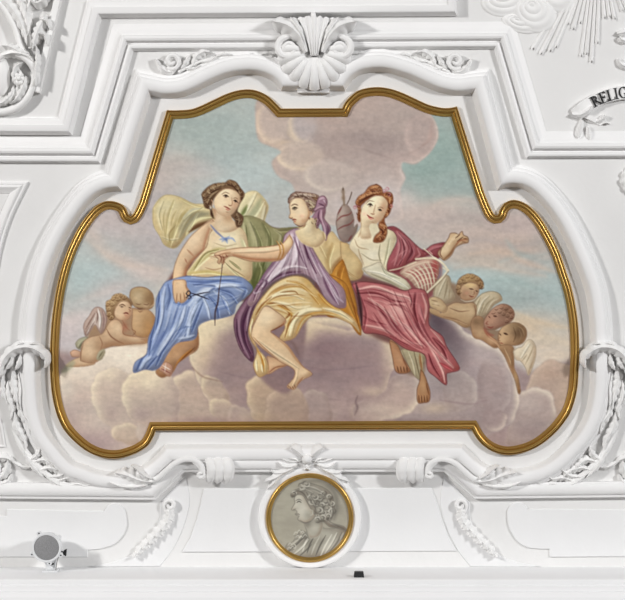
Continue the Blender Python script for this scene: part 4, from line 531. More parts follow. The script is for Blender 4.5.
def paint_medallion():
    P = Painter(262, 468, 358, 566, 4, (162, 157, 142))
    B, K, F = P.blob, P.stroke, P.fill
    q = tf(265, 465, 6)
    B(285, 500, 16, 26, (170, 166, 150), .6); B(338, 500, 8, 20, (150, 146, 134), .6); B(300, 548, 30, 10, (172, 168, 154), .5); B(290, 526, 12, 10, (152, 147, 132), .5)
    D, M, L, W = (86, 82, 76), (140, 136, 124), (186, 182, 168), (214, 211, 198)
    K(q([(230, 95), (330, 92), (410, 150), (432, 240), (415, 320)]), 4, (108, 104, 96), .6, 3)
    # bust
    fig(P, q([(120, 500), (135, 465), (165, 455), (190, 420), (215, 385), (250, 395), (240, 330), (330, 320), (350, 370), (400, 375), (440, 370), (490, 385), (470, 440), (420, 510), (340, 550), (240, 565), (170, 545)]), M,
        [('b', 313, 528, 7, 9, (172, 168, 154), .9), ('b', 306, 536, 3, 6, (108, 104, 95), .7), ('b', 326, 534, 10, 5, (176, 172, 158), .7, 20), ('b', 330, 545, 14, 6, W, .6, -30), ('b', 300, 550, 10, 5, L, .6)] +
        [(q([(330 - 26 * k, 545 - 8 * k), (360 - 30 * k, 480 - 4 * k), (400 - 36 * k, 410 + 6 * k)]), 1.6, c, .7, 1) for k, c in enumerate((W, D, L, D, W))] +
        [(q([(430, 400), (400, 460), (360, 520)]), 2, W, .6, 1.2), (q([(460, 400), (430, 460), (380, 520)]), 1.6, D, .5, 1.2), (q([(470, 400), (450, 440)]), 2, L, .6, 1.2), (q([(150, 480), (200, 440), (230, 400)]), 2, L, .8, 1.2), (q([(140, 510), (190, 470), (240, 420)]), 1.8, D, .6, 1.2), (q([(170, 530), (220, 490), (260, 440)]), 2, W, .6, 1.2), (q([(200, 545), (240, 510), (280, 470)]), 1.4, D, .6, 1), (q([(160, 455), (185, 480), (170, 510)]), 1.4, L, .7, 1)], (96, 92, 84), .8, .5)
    for c in [(185, 405), (205, 395), (225, 400), (195, 425), (215, 430), (150, 470), (165, 490), (145, 495), (240, 420)]:
        x, y = q([c])[0]; K([(x - 2, y + 1), (x, y - 1.6), (x + 2, y)], 1, W, .6, .7); K([(x - 2, y + 2.4), (x, y + 2), (x + 2, y + 1.6)], .9, D, .5, .7)
    # neck shade
    fig(P, q([(235, 335), (300, 290), (340, 320), (345, 370), (320, 420), (270, 430), (255, 380)]), (164, 160, 146), [('b', 308, 522, 5, 5, (120, 116, 106), .8), ('b', 314, 528, 4, 8, (182, 178, 164), .6)])
    # hair mass
    fig(P, q([(165, 190), (155, 175), (170, 150), (205, 135), (215, 110), (240, 98), (300, 112), (350, 130), (395, 165), (415, 230), (405, 290), (385, 325), (410, 345), (470, 362), (485, 385), (430, 372), (385, 362), (350, 330), (320, 300), (290, 280), (260, 230), (230, 180), (195, 170)]), (146, 142, 130),
        [(q([(230, 130), (300, 140), (360, 180)]), 3, L, .6, 2), (q([(250, 160), (290, 220), (310, 270)]), 2, D, .6, 1.4), (q([(390, 200), (400, 270), (370, 330)]), 3, (96, 92, 86), .7, 2)], (80, 76, 70), .9, .6)
    r = random.Random(4)
    for (x0, y0) in [(350, 165), (385, 185), (330, 190), (365, 215), (400, 225), (340, 235), (310, 225), (285, 215), (375, 255), (350, 280), (400, 270), (325, 265), (310, 300), (345, 310), (380, 300), (270, 190), (225, 125), (175, 165), (250, 110), (300, 185), (315, 320)]:
        x, y = q([(x0, y0)])[0]; a = r.random() * 6.28; z = 2.2 + 1.2 * r.random()
        B(x + 1, y + 1.2, z * 1.15, z, (92, 88, 80), .75); B(x - .4, y - .4, z * .8, z * .7, (178, 174, 160), .75)
        K([(x + z * math.cos(a + t), y + z * .85 * math.sin(a + t)) for t in (0, .8, 1.6, 2.4, 3.2)], 1.3, (206, 203, 190), .75, .8); K([(x + z * .45 * math.cos(a + t), y + z * .4 * math.sin(a + t)) for t in (.4, 1.4, 2.4, 3.4)], .9, D, .75, .6); K([(x + z * 1.35 * math.cos(a + t), y + z * 1.2 * math.sin(a + t)) for t in (3.6, 4.4, 5.2)], 1, D, .65, .7)
    for g in ([(235, 120), (290, 130), (345, 160)], [(245, 140), (280, 160), (300, 180)], [(265, 170), (285, 205), (300, 240)], [(395, 230), (400, 280), (385, 320)], [(360, 320), (390, 345), (430, 362)]): K(q(g), 1.4, (200, 196, 182), .6, .9); K(q([(x + 8, y + 8) for x, y in g]), 1.2, D, .5, .8)
    K(q([(215, 110), (235, 130), (205, 150)]), 1.6, L, .8); K(q([(170, 160), (200, 150), (230, 165), (255, 200)]), 1.6, D, .6); K(q([(400, 350), (440, 362), (480, 382)]), 1.6, (96, 92, 86), .7)
    # face
    fig(P, q([(195, 172), (228, 178), (258, 228), (290, 280), (300, 300), (270, 335), (235, 342), (202, 325), (198, 312), (205, 300), (190, 296), (182, 288), (192, 280), (188, 268), (163, 264), (162, 254), (180, 222), (176, 200), (182, 182)]), (184, 180, 165), [('b', 303, 508, 4, 7, (198, 194, 180), .8), ('b', 309, 515, 5, 4, (150, 146, 133), .7), ('b', 299, 498, 3, 3, (200, 196, 182), .6)], (82, 78, 72), .8, .7)
    K(q([(185, 208), (205, 200), (220, 208)]), 1, (92, 88, 80), .7); K(q([(190, 220), (205, 212), (218, 220)]), 1.2, (66, 62, 58), .8); K(q([(186, 290), (200, 288), (208, 292)]), 1, (80, 76, 70), .7); K(q([(170, 262), (186, 258)]), .9, (90, 86, 78), .7); K(q([(268, 262), (285, 268), (285, 290), (272, 296)]), 1.2, L, .8); K(q([(210, 325), (240, 340), (275, 330)]), 1.2, (100, 96, 88), .6)
    n2 = cloth_noise(P.H, P.W, 4, 12, 9, 5)
    P.a *= (1 + .05 * n2)[..., None]
    return P

# ---------------------------------------------------------------- materials
def new_mat(name):
    m = bpy.data.materials.new(name); m.use_nodes = True
    return m, m.node_tree, m.node_tree.nodes['Principled BSDF']
def plaster(name, col, rough=.62, bump=.12, scale=3.0, spread=.035):
    m, t, b = new_mat(name)
    tc = t.nodes.new('ShaderNodeTexCoord')
    n1 = t.nodes.new('ShaderNodeTexNoise'); n1.inputs['Scale'].default_value = scale; n1.inputs['Detail'].default_value = 5
    n2 = t.nodes.new('ShaderNodeTexNoise'); n2.inputs['Scale'].default_value = scale * 14; n2.inputs['Detail'].default_value = 6
    r = t.nodes.new('ShaderNodeValToRGB')
    r.color_ramp.elements[0].position = .3; r.color_ramp.elements[1].position = .7
    r.color_ramp.elements[0].color = (*[c * (1 - spread) for c in col], 1); r.color_ramp.elements[1].color = (*[min(1, c * (1 + spread * .6)) for c in col], 1)
    bp = t.nodes.new('ShaderNodeBump'); bp.inputs['Strength'].default_value = bump; bp.inputs['Distance'].default_value = .01
    L = t.links.new
    L(tc.outputs['Object'], n1.inputs['Vector']); L(tc.outputs['Object'], n2.inputs['Vector']); L(n1.outputs['Fac'], r.inputs[0]); L(r.outputs[0], b.inputs['Base Color'])
    L(n2.outputs['Fac'], bp.inputs['Height']); L(bp.outputs[0], b.inputs['Normal'])
    b.inputs['Roughness'].default_value = rough; b.inputs['Specular IOR Level'].default_value = .25
    return m
def simple(name, col, rough=.5, metal=0.0, noise=0.0):
    m, t, b = new_mat(name)
    b.inputs['Base Color'].default_value = (*col, 1); b.inputs['Roughness'].default_value = rough; b.inputs['Metallic'].default_value = metal
    if noise:
        n = t.nodes.new('ShaderNodeTexNoise'); n.inputs['Scale'].default_value = 30; n.inputs['Detail'].default_value = 6
        r = t.nodes.new('ShaderNodeValToRGB'); r.color_ramp.elements[0].position = .32; r.color_ramp.elements[1].position = .68
        r.color_ramp.elements[0].color = (*[c * (1 - noise) for c in col], 1); r.color_ramp.elements[1].color = (*[min(1, c * (1 + noise * .5)) for c in col], 1)
        t.links.new(n.outputs['Fac'], r.inputs[0]); t.links.new(r.outputs[0], b.inputs['Base Color'])
    return m
def painted(name):
    m, t, b = new_mat(name)
    a = t.nodes.new('ShaderNodeAttribute'); a.attribute_name = 'paint'
    t.links.new(a.outputs['Color'], b.inputs['Base Color'])
    b.inputs['Roughness'].default_value = .85; b.inputs['Specular IOR Level'].default_value = .12
    return m
M_WALL = plaster('wall_plaster', (.78, .775, .765), .7, .16, 1.3)
M_TRIM = plaster('moulding_plaster', (.86, .855, .85), .55, .015, 2.0, .02)
M_ORN = plaster('stucco', (.87, .865, .855), .58, .12, 6.0, .04)
M_PANEL = plaster('panel_plaster', (.80, .80, .80), .65, .10, 1.6, .025)
M_GOLD = simple('gilding', (.53, .33, .095), .33, .88, .14)
M_GOLD_DARK = simple('old_gilding', (.42, .26, .085), .36, .8, .4)
M_CORNICE = plaster('cornice_plaster', (.86, .86, .865), .6, .02, 2.0, .02)
M_PAINT = painted('painted_plaster')
M_BLACK = simple('black_paint', (.008, .008, .009), .5)
M_WHITE = simple('white_enamel', (.72, .73, .74), .4)
M_GREY = simple('grey_mesh', (.27, .27, .275), .6, .2, .3)
M_STEEL = simple('steel', (.35, .34, .33), .4, .8)

# ---------------------------------------------------------------- geometry helpers (photograph pixels, h = height off the wall)
def world_pt(x, y, h, hn=0.0):
    k = (1 - hn / CD) * U
    return np.stack([(np.asarray(x, float) - CX) * k, -np.asarray(h, float) * U + 0 * np.asarray(x, float), ZC + (CY - np.asarray(y, float)) * k], -1)

class MB:
    def __init__(s): s.v = []; s.f = []; s.n = 0
    def add(s, V, F):
        V = np.asarray(V, float).reshape(-1, 3); s.v.append(V); s.f += [tuple(int(i) + s.n for i in q) for q in F]; s.n += len(V)
    def grid(s, G, closed_u=False, closed_v=False, flip=False):
        nu, nv = G.shape[:2]; F = []
        for i in range(nu if closed_u else nu - 1):
            for j in range(nv if closed_v else nv - 1):
                q = (i * nv + j, ((i + 1) % nu) * nv + j, ((i + 1) % nu) * nv + (j + 1) % nv, i * nv + (j + 1) % nv)
                F.append(q[::-1] if flip else q)
        s.add(G.reshape(-1, 3), F)
    def tube(s, pts, rad, n=10, flat=1.0):
        p = np.asarray(pts, float); m = len(p)
        r = np.full(m, rad, float) if np.isscalar(rad) else np.interp(np.linspace(0, 1, m), np.linspace(0, 1, len(rad)), rad)
        t = np.gradient(p, axis=0); t /= np.linalg.norm(t, axis=1)[:, None] + 1e-9
        up = np.zeros_like(p); up[:, 2] = 1
        bad = np.abs(t[:, 2]) > .95; up[bad] = (0, 1, 0)
        a = np.cross(t, up); a /= np.linalg.norm(a, axis=1)[:, None] + 1e-9
        b = np.cross(a, t)
        th = np.linspace(0, 2 * np.pi, n, endpoint=False)
        G = p[:, None] + r[:, None, None] * (np.cos(th)[None, :, None] * a[:, None] + flat * np.sin(th)[None, :, None] * b[:, None])
        s.grid(G, closed_v=True)
        base = s.n - m * n
        for e, rev in ((0, False), (m - 1, True)):
            q = [base + e * n + k for k in range(n)]
            s.f.append(tuple(q if not rev else q[::-1]))
    def ball(s, x, y, h, rx, ry, rh, nu=8, nv=12):
        th = np.linspace(0, np.pi, nu + 1)[:, None]; ph = np.linspace(0, 2 * np.pi, nv, endpoint=False)[None]
        G = np.stack([x + rx * np.sin(th) * np.cos(ph), y + ry * np.sin(th) * np.sin(ph), h + rh * np.cos(th) + 0 * ph], -1)
        s.grid(G, closed_v=True)
    def prism(s, poly, h0, h1, bevel=0.0, n=None):
        """polygon in the wall plane, from h0 to h1, with an inset chamfer on its outer edge"""
        p = np.array(poly, float); m = len(p)
        area2 = np.sum(p[:, 0] * np.roll(p[:, 1], -1) - np.roll(p[:, 0], -1) * p[:, 1])
        if area2 < 0: p = p[::-1]
        e = np.roll(p, -1, 0) - p; e /= np.linalg.norm(e, axis=1)[:, None] + 1e-9
        en = np.stack([-e[:, 1], e[:, 0]], -1); q = en + np.roll(en, 1, 0); q /= np.maximum((q * np.roll(en, 1, 0)).sum(1), .3)[:, None]
        rings = [(p, h0), (p, h1 - bevel), (p + q * bevel, h1)] if bevel else [(p, h0), (p, h1)]
        G = np.stack([np.column_stack([r, np.full(m, hh)]) for r, hh in rings])
        s.grid(G, closed_v=True)
        base = s.n - m
        top = rings[-1][0]
        for t in tessellate_polygon([[Vector((a, b, 0)) for a, b in top]]): s.f.append(tuple(base + k for k in t))
    def build(s, name, mat, parent=None, origin=None, hn=0.0, angle=38, shade=True, fix=True):
        V = np.vstack(s.v); W = world_pt(V[:, 0], V[:, 1], V[:, 2], hn)
        if parent is not None: o0 = np.array(parent['_o'])
        elif origin is not None: o0 = world_pt(*origin, hn)
        else: o0 = np.array([(W[:, 0].min() + W[:, 0].max()) / 2, W[:, 1].max(), W[:, 2].min()])
        me = bpy.data.meshes.new(name); me.from_pydata((W - o0).tolist(), [], s.f); me.update()
        bm = bmesh.new(); bm.from_mesh(me)
        bmesh.ops.remove_doubles(bm, verts=bm.verts, dist=.0004)
        if fix: bmesh.ops.recalc_face_normals(bm, faces=bm.faces)
        bm.to_mesh(me); bm.free()
        if shade:
            me.polygons.foreach_set('use_smooth', [True] * len(me.polygons))
            me.set_sharp_from_angle(angle=math.radians(angle))
        me.materials.append(mat)
        o = bpy.data.objects.new(name, me); C.objects.link(o)
        if parent is not None:
            o.parent = parent; o['_o'] = [float(v) for v in parent['_o']]
        else: o.location = o0
        return o

def thing(name, label, cat, x, y, h=0, hn=0.0, group=None):
    o = bpy.data.objects.new(name, None); C.objects.link(o); o.empty_display_size = .1
    p = world_pt(x, y, h, hn); o.location = p; o['_o'] = [float(v) for v in p]
    o['label'] = label; o['category'] = cat
    if group: o['group'] = group
    return o
def structure(o, label=None):
    o['kind'] = 'structure'
    if label: o['label'] = label; o['category'] = 'moulding'
    return o

def smooth(pts, n=6): return Painter.smooth(pts, False, n)
def resample(p, n):
    p = np.asarray(p, float); L = np.r_[0, np.cumsum(np.linalg.norm(np.diff(p, axis=0), axis=1))]
    t = np.linspace(0, L[-1], n)
    return np.stack([np.interp(t, L, p[:, k]) for k in range(p.shape[1])], -1)

def chains_of(path, closed):
    """a path is (x, y) or (x, y, 'c') for a sharp corner; straight where only two points lie between corners"""
    pts = [(p[0], p[1]) for p in path]; cor = [len(p) > 2 for p in path]
    if closed:
        k = cor.index(True); pts = pts[k:] + pts[:k]; cor = cor[k:] + cor[:k]
        pts.append(pts[0]); cor.append(True)
    else: cor[0] = cor[-1] = True
    out, cur = [], [pts[0]]
    for p, c in zip(pts[1:], cor[1:]):
        cur.append(p)
        if c: out.append(np.array(cur, float)); cur = [p]
    return [c if len(c) == 2 else smooth(c, 8) for c in out]

def offset_chain(c, d, ext):
    t = np.diff(c, axis=0); t /= np.linalg.norm(t, axis=1)[:, None]
    n = np.stack([t[:, 1], -t[:, 0]], -1)
    nv = np.vstack([n[:1], (n[:-1] + n[1:]), n[-1:]]); nv /= np.linalg.norm(nv, axis=1)[:, None]
    p = c + nv * d
    return np.vstack([p[:1] - t[:1] * ext, p, p[-1:] + t[-1:] * ext]) if ext > 0 else p
def meet(A, B, near):
    best = None
    a0, a1, b0, b1 = A[:-1], A[1:], B[:-1], B[1:]
    for i in range(len(a0)):
        da = a1[i] - a0[i]; db = b1 - b0
        den = da[0] * db[:, 1] - da[1] * db[:, 0]; den = np.where(np.abs(den) < 1e-9, 1e-9, den)
        w = b0 - a0[i]
        s = (w[:, 0] * db[:, 1] - w[:, 1] * db[:, 0]) / den; t = (w[:, 0] * da[1] - w[:, 1] * da[0]) / den
        for j in np.nonzero((s >= -1e-6) & (s <= 1 + 1e-6) & (t >= -1e-6) & (t <= 1 + 1e-6))[0]:
            q = a0[i] + s[j] * da; r = np.hypot(*(q - near))
            if best is None or r < best[0]: best = (r, i, j, q)
    return best
def sweep_grid(path, profile, closed):
    ch = [c if len(c) == 2 else resample(c, max(6, int(np.linalg.norm(np.diff(c, axis=0), axis=1).sum() / 1.3))) for c in chains_of(path, closed)]
    rows = []
    for d, h in profile:
        e = abs(d) * 3 + 3
        O = [offset_chain(c, d, e) for c in ch]; raw = [offset_chain(c, d, 0) for c in ch]
        start = [None] * len(ch); end = [None] * len(ch)
        for k in range(len(ch)):
            if k == len(ch) - 1 and not closed: continue
            j = (k + 1) % len(ch)
            m = meet(O[k], O[j], ch[k][-1])
            if m is None or m[0] > abs(d) * 3 + 2:
                q = (raw[k][-1] + raw[j][0]) / 2; end[k] = (len(O[k]) - 2, q); start[j] = (0, q)
            else: end[k] = (m[1], m[3]); start[j] = (m[2], m[3])
        row = []
        for k in range(len(ch)):
            P = O[k]
            i0, q0 = start[k] if start[k] is not None else (0, raw[k][0]); i1, q1 = end[k] if end[k] is not None else (len(P) - 2, raw[k][-1])
            seg = P[1:-1].copy(); seg[:max(1, i0)] = q0; seg[min(len(seg) - 1, i1):] = q1
            row.append(seg)
        row = np.vstack(row); rows.append(np.column_stack([row, np.full(len(row), h)]))
    return np.stack(rows)
def sweep(name, path, profile, mat, closed=False, parent=None, hn=0.0, angle=30):
    mb = MB(); G = sweep_grid(path, profile, closed)
    mb.grid(G, closed_v=closed)
    return mb.build(name, mat, parent, hn=hn, angle=angle)

def leaf(mb, spine, w, h=6, base=0.0, lobes=5, depth=.4, curl=0.0, slant=.5, peak=.42, stem=.3):
    nu = max(18, lobes * 6)
    sp = resample(smooth(spine), nu); t = np.gradient(sp, axis=0); t /= np.linalg.norm(t, axis=1)[:, None] + 1e-9
    n = np.stack([-t[:, 1], t[:, 0]], -1)
    u = np.linspace(0, 1, nu)
    a = 1.2; b = a * (1 - peak) / peak
    shp = (u ** a * (1 - u) ** b); shp = np.maximum((shp / shp.max()) ** .6, stem * (1 - u) ** .5)
    notch = np.abs(np.sin(np.pi * lobes * u)) ** .6
    hw = w * shp * (1 - depth * (1 - notch)) + .25
    H = base + h * (.5 + .5 * np.sin(np.pi * np.minimum(1, u * .85 + .12))) + curl * u * u
    V = np.array([-1, -1, -.85, -.6, -.32, -.1, 0, .1, .32, .6, .85, 1, 1.])
    G = np.zeros((nu, len(V), 3))
    for j, v in enumerate(V):
        av = abs(v)
        off = slant * w * .6 * shp * av
        G[:, j, :2] = sp + n * (hw * v)[:, None] + t * off[:, None] * np.minimum(1, (1 - u) * 6)[:, None]
        z = H * (1 - .5 * av ** 2) - (1 - notch) * h * .32 * av + .16 * h * math.exp(-(v / .13) ** 2) - .10 * h * math.exp(-((av - .34) / .14) ** 2)
        G[:, j, 2] = z if 0 < j < len(V) - 1 else np.minimum(0.0 if base <= 1 else base * .5, z - 1) if base > 1 else 0.0
    mb.grid(G)
def spiral(cx, cy, r0, r1, a0, turns, h0, h1, n=40):
    t = np.linspace(0, 1, n); r = r0 + (r1 - r0) * t; a = math.radians(a0) + turns * 2 * np.pi * t
    return np.column_stack([cx + r * np.cos(a), cy + r * np.sin(a), h0 + (h1 - h0) * t])
def spine3(pts, h, n=30):
    p = resample(smooth(pts), n); return np.column_stack([p, np.full(n, h) if np.isscalar(h) else np.interp(np.linspace(0, 1, n), np.linspace(0, 1, len(h)), h)])
def mir(pts, ax): return [(2 * ax - p[0],) + tuple(p[1:]) for p in pts]
def inside(poly, X, Y):
    ins = np.zeros(X.shape, bool); q = np.roll(poly, -1, 0)
    for (ax, ay), (bx, by) in zip(poly, q):
        if ay != by: ins ^= ((ay > Y) != (by > Y)) & (X < ax + (Y - ay) * (bx - ax) / (by - ay))
    return ins
def lin(c): c = np.clip(c, 0, 255) / 255.; return np.where(c <= .04045, c / 12.92, ((c + .055) / 1.055) ** 2.4)
PAINT_GAIN = 1.07
def painted_panel(name, P, poly, step, h, parent, sat=1.0):
    x0, y0 = poly.min(0) - 1; x1, y1 = poly.max(0) + 1
    xs, ys = np.arange(x0, x1, step), np.arange(y0, y1, step)
    X, Y = np.meshgrid(xs, ys); ok = inside(poly, X, Y)
    cell = ok[:-1, :-1] & ok[1:, :-1] & ok[:-1, 1:] & ok[1:, 1:]
    used = np.zeros_like(ok)
    for a in (slice(None, -1), slice(1, None)):
        for b in (slice(None, -1), slice(1, None)): used[a, b] |= cell
    idx = np.full(ok.shape, -1, np.int64); idx[used] = np.arange(used.sum())
    j, i = np.nonzero(cell)
    F = np.stack([idx[j, i], idx[j + 1, i], idx[j + 1, i + 1], idx[j, i + 1]], -1)
    px, py = X[used], Y[used]
    W = world_pt(px, py, np.full(px.shape, h)) - np.array(parent['_o'])
    me = bpy.data.meshes.new(name)
    me.vertices.add(len(W)); me.vertices.foreach_set('co', W.astype(np.float32).ravel())
    me.loops.add(F.size); me.loops.foreach_set('vertex_index', F.ravel().astype(np.int32))
    me.polygons.add(len(F)); me.polygons.foreach_set('loop_start', np.arange(0, F.size, 4, dtype=np.int32))
    me.update(calc_edges=True); me.validate()
    u = np.clip((px - P.x0) * P.S - .5, 0, P.W - 1.001); v = np.clip((py - P.y0) * P.S - .5, 0, P.H - 1.001)
    i, j = u.astype(int), v.astype(int); fu, fv = (u - i)[:, None], (v - j)[:, None]
    c = (P.a[j, i] * (1 - fu) + P.a[j, i + 1] * fu) * (1 - fv) + (P.a[j + 1, i] * (1 - fu) + P.a[j + 1, i + 1] * fu) * fv
    g = c.mean(1, keepdims=True); c = g + (c - g) * sat
    col = np.ones((len(c), 4), np.float32); col[:, :3] = np.clip(lin(c) * PAINT_GAIN, 0, .95)
    at = me.attributes.new('paint', 'FLOAT_COLOR', 'POINT'); at.data.foreach_set('color', col.ravel())
    me.materials.append(M_PAINT)
    o = bpy.data.objects.new(name, me); C.objects.link(o); o.parent = parent
    return o

# ================================================================ the setting: wall, mouldings, cornice
mb = MB(); mb.add([(-200, -200, 0), (825, -200, 0), (825, 567, 0), (-200, 567, 0), (-200, -200, -40), (825, -200, -40), (825, 620, -40), (-200, 620, -40), (825, 620, 0), (-200, 620, 0)],
                  [(0, 3, 2, 1), (3, 9, 8, 2), (4, 5, 6, 7), (0, 1, 5, 4), (9, 7, 6, 8), (0, 4, 7, 9, 3), (1, 2, 8, 6, 5)])
structure(mb.build('wall_back', M_WALL, shade=False))

# outline of the gilt frame (outer edge), clockwise from its upper left corner
GILT = [(167, 110.4, 'c'), (176, 110.6), (190, 109.6), (200, 106.5), (215, 99.5), (228, 93.6), (240, 90.3), (251, 89.8), (260, 92), (269, 97), (276, 103.5), (281, 108.8, 'c'),
        (342, 108.5, 'c'), (345, 102.5), (350, 97), (357, 91.5), (366, 88.5), (378, 87.4), (390, 89), (402, 93), (415, 99), (428, 104.8), (440, 107.8), (449, 108.2), (456.8, 106.7, 'c'),
        (483, 190, 'c'), (488.5, 204), (491.6, 210.6), (494, 214.2), (496.5, 215.4), (498.4, 213.4), (499.6, 209.6), (504, 203.4), (512, 200), (521, 201.6), (530, 207), (539.5, 217), (549, 232), (559, 252), (566, 272), (571.5, 289),
        (575.5, 308), (578, 328), (578.8, 350), (578.2, 370), (576.6, 390), (571.5, 409), (565, 420.5), (555.5, 432), (542, 443.5), (527.5, 451), (510, 454.8), (496, 452.8), (485, 447), (477, 439), (471, 429, 'c'),
        (156, 430.4, 'c'), (153.4, 437), (148.5, 445), (140, 451.3), (129.5, 455.6), (117, 458.4), (102.5, 457.2), (88, 451.5), (75, 441.5), (64, 429), (57, 414), (53, 398), (51, 382), (50.3, 364), (50.6, 345),
        (52, 322), (55, 299), (59, 279), (64.5, 259.5), (72, 241), (81.5, 223.5), (93, 209), (102.5, 202.4), (111, 201), (120, 203.2), (125.6, 207.6), (128.2, 213.4), (130.6, 216.2), (133.4, 214), (136.4, 208.6), (139.5, 202, 'c')]
INNER = [(152, 96, 'c'), (163, 98.2), (176, 98), (186, 96), (196, 92), (207, 86.5), (218.5, 81.2), (230, 77), (241, 75), (252, 74.6), (263, 76.8), (273, 82), (281, 91, 'c'),
         (345, 91, 'c'), (351, 82), (358.5, 76), (368, 73), (378.6, 72), (388, 73), (397, 75.5), (408, 79), (419, 84), (430, 89), (441, 93), (457, 95.6), (471.7, 94, 'c'),
         (497, 190.6, 'c'), (506, 188), (514, 187.4), (522, 189), (530, 193.5), (537, 200), (549, 214), (559, 230), (568.4, 249), (578, 272), (585, 293), (588.6, 316), (590, 340), (590.2, 366), (589, 390), (585, 411), (577, 428), (566, 441.5), (548, 458),
         (530, 466), (510, 468.4), (492, 466), (479, 459), (468, 449), (463, 443.2, 'c'), (165, 444.2, 'c'), (159, 452), (150, 460), (138, 467), (120, 471), (101, 470), (86, 464.5), (74, 460), (61, 446), (49.6, 430), (44, 413), (41.4, 392), (40.4, 366), (40.8, 342), (42.4, 316),
         (46, 296), (51, 275), (58, 256), (69, 234), (81.5, 215), (93, 201), (104, 193.6), (113.6, 191.4), (122, 191, 'c')]
PROF_BIG = [(0, -.5), (0, 1), (3.2, 10.6), (3.8, 12), (5.2, 13.2), (7.6, 14), (10, 14.3), (12, 14), (13.8, 13.2), (15, 12.2), (15.6, 11), (16.2, 10.8), (16.2, 9), (18.4, 8.4), (19.6, 7), (19.8, 5), (20.6, 5), (20.6, 3.6), (22.6, 3), (23, -.5)]
structure(sweep('trim_1', INNER, PROF_BIG, M_TRIM, True), 'white S-curved main moulding running right round the gilt framed painting')

# stepped moulding outside it
PROF_STEP = [(0, -.5), (0, 2.2), (.8, 3), (1.2, 5), (2.4, 6.6), (4, 7), (5.4, 6.4), (6.2, 5), (6.4, 3.6), (8, 3.2), (8.4, 6), (9.6, 8.4), (11.6, 9.4), (13.6, 9), (15, 7.4), (15.4, 6.2), (17, 5.6), (19.4, 3.6), (22, 2), (25, 1), (27, .6), (27.4, -.5)]
UPPER = [(-160, 163), (100.5, 163.6, 'c'), (133.5, 51.2, 'c'), (494, 49, 'c'), (526, 158.6, 'c'), (790, 158)]
structure(sweep('trim_2', UPPER, PROF_STEP, M_TRIM), 'white double-rolled moulding stepping around the top of the painting')
# raised panel border above
PROF_EDGE = [(0, -.5), (0, 2), (2.2, 10.6), (2.6, 11.6), (3, 12), (4, 12.4), (9.2, 12.2), (9.6, 11), (12.6, 10.6), (15.4, 9), (16.6, 7), (16.8, 5.4), (18, 5.2), (18, -.5)]
PANEL_EDGE = [(-160, 134.5), (72.5, 135.2, 'c'), (101.5, 18, 'c'), (457, 16.2, 'c'), (452, -160)]
structure(sweep('trim_3', PANEL_EDGE, PROF_EDGE, M_TRIM), 'white raised border of the panel above the painting')
mb = MB(); mb.prism([(-160, 118), (60, 118), (93, -14), (93, -160), (-160, -160)], -.5, 5.2)
mb.prism([(80, -2), (440, -2), (440, -160), (80, -160)], -.5, 5.0)
structure(mb.build('trim_4', M_WALL, shade=False))

# moulding under the painting
PROF_LOW = [(0, -.5), (0, 5.4), (.5, 6.4), (3, 7), (3.4, 8.4), (5, 10), (8, 11.2), (11, 11), (13, 10), (14, 9), (14.6, 7.6), (16, 7.2), (16.2, -.5)]
LOWER = [(-160, 496.8), (156, 499.4, 'c'), (184.5, 471.8, 'c'), (443.5, 471.4, 'c'), (474.5, 498.4, 'c'), (790, 495)]
structure(sweep('trim_5', LOWER, PROF_LOW, M_TRIM), 'white straight moulding under the painting with a raised middle length')

# cornice ledge along the bottom
mb = MB(); prof = [(567, -20), (567, 84), (567.4, 86.4), (568.6, 88), (571, 88.6), (572.6, 88.2), (572.8, 90), (573.4, 91.6), (577.6, 92.6), (578, 92.2), (578.3, 94), (579.6, 96.4), (583, 99), (587, 100), (588, 100), (588.4, 102), (640, 104), (640, -20)]
G = np.array([[(x, y, h) for x in (-200, 825)] for y, h in prof]); mb.grid(G)
structure(mb.build('trim_6', M_CORNICE, angle=25), 'white cornice ledge running along the bottom edge')

# shallow panels in the band under the moulding
def panel(name, poly, h=2.0, bev=.7):
    mb = MB(); mb.prism(poly, 0, h, bev); return structure(mb.build(name, M_PANEL, angle=20))
def arc(cx, cy, r, a0, a1, n=14): return [(cx + r * math.cos(math.radians(a)), cy + r * math.sin(math.radians(a))) for a in np.linspace(a0, a1, n)]
LEFTP = [(-150, 516), (7, 516), (7, 509), (104, 511)] + arc(115, 514, 11, 195, 345, 12) + [tuple(p) for p in smooth([(127, 519), (127, 527), (122, 537), (113, 545), (100, 549)], 5)] + [(88, 550), (88, 557), (-150, 556.5)]
panel('trim_7', LEFTP)
panel('trim_8', [(203.5, 488.5), (432, 488), (437, 502), (443, 522), (450, 540), (457, 551), (181.5, 552), (190, 538), (197, 518), (201, 502)])
RIGHTP = [(780, 510), (527, 509)] + arc(518, 513, 11, 335, 180, 14) + [tuple(p) for p in smooth([(507, 518), (509, 528), (516, 540), (526, 547), (540, 549)], 5)] + [(549, 549), (549, 557), (780, 555)]
panel('trim_9', RIGHTP)
# curved pilaster strips either side of the middle panel
for nm, ax in (('trim_10', None), ('trim_11', 315)):
    a = smooth([(160, 502), (159, 520), (151, 537), (136, 552), (112, 562), (88, 566.6)], 6); b = smooth([(186, 474), (190, 500), (185, 524), (174, 548), (160, 566.6)], 6)
    poly = [tuple(p) for p in a] + [tuple(p) for p in b[::-1]]
    if ax: poly = mir(poly, ax)
    mb = MB(); mb.prism(poly, -.4, .9, .8); structure(mb.build(nm, M_PANEL, angle=20))
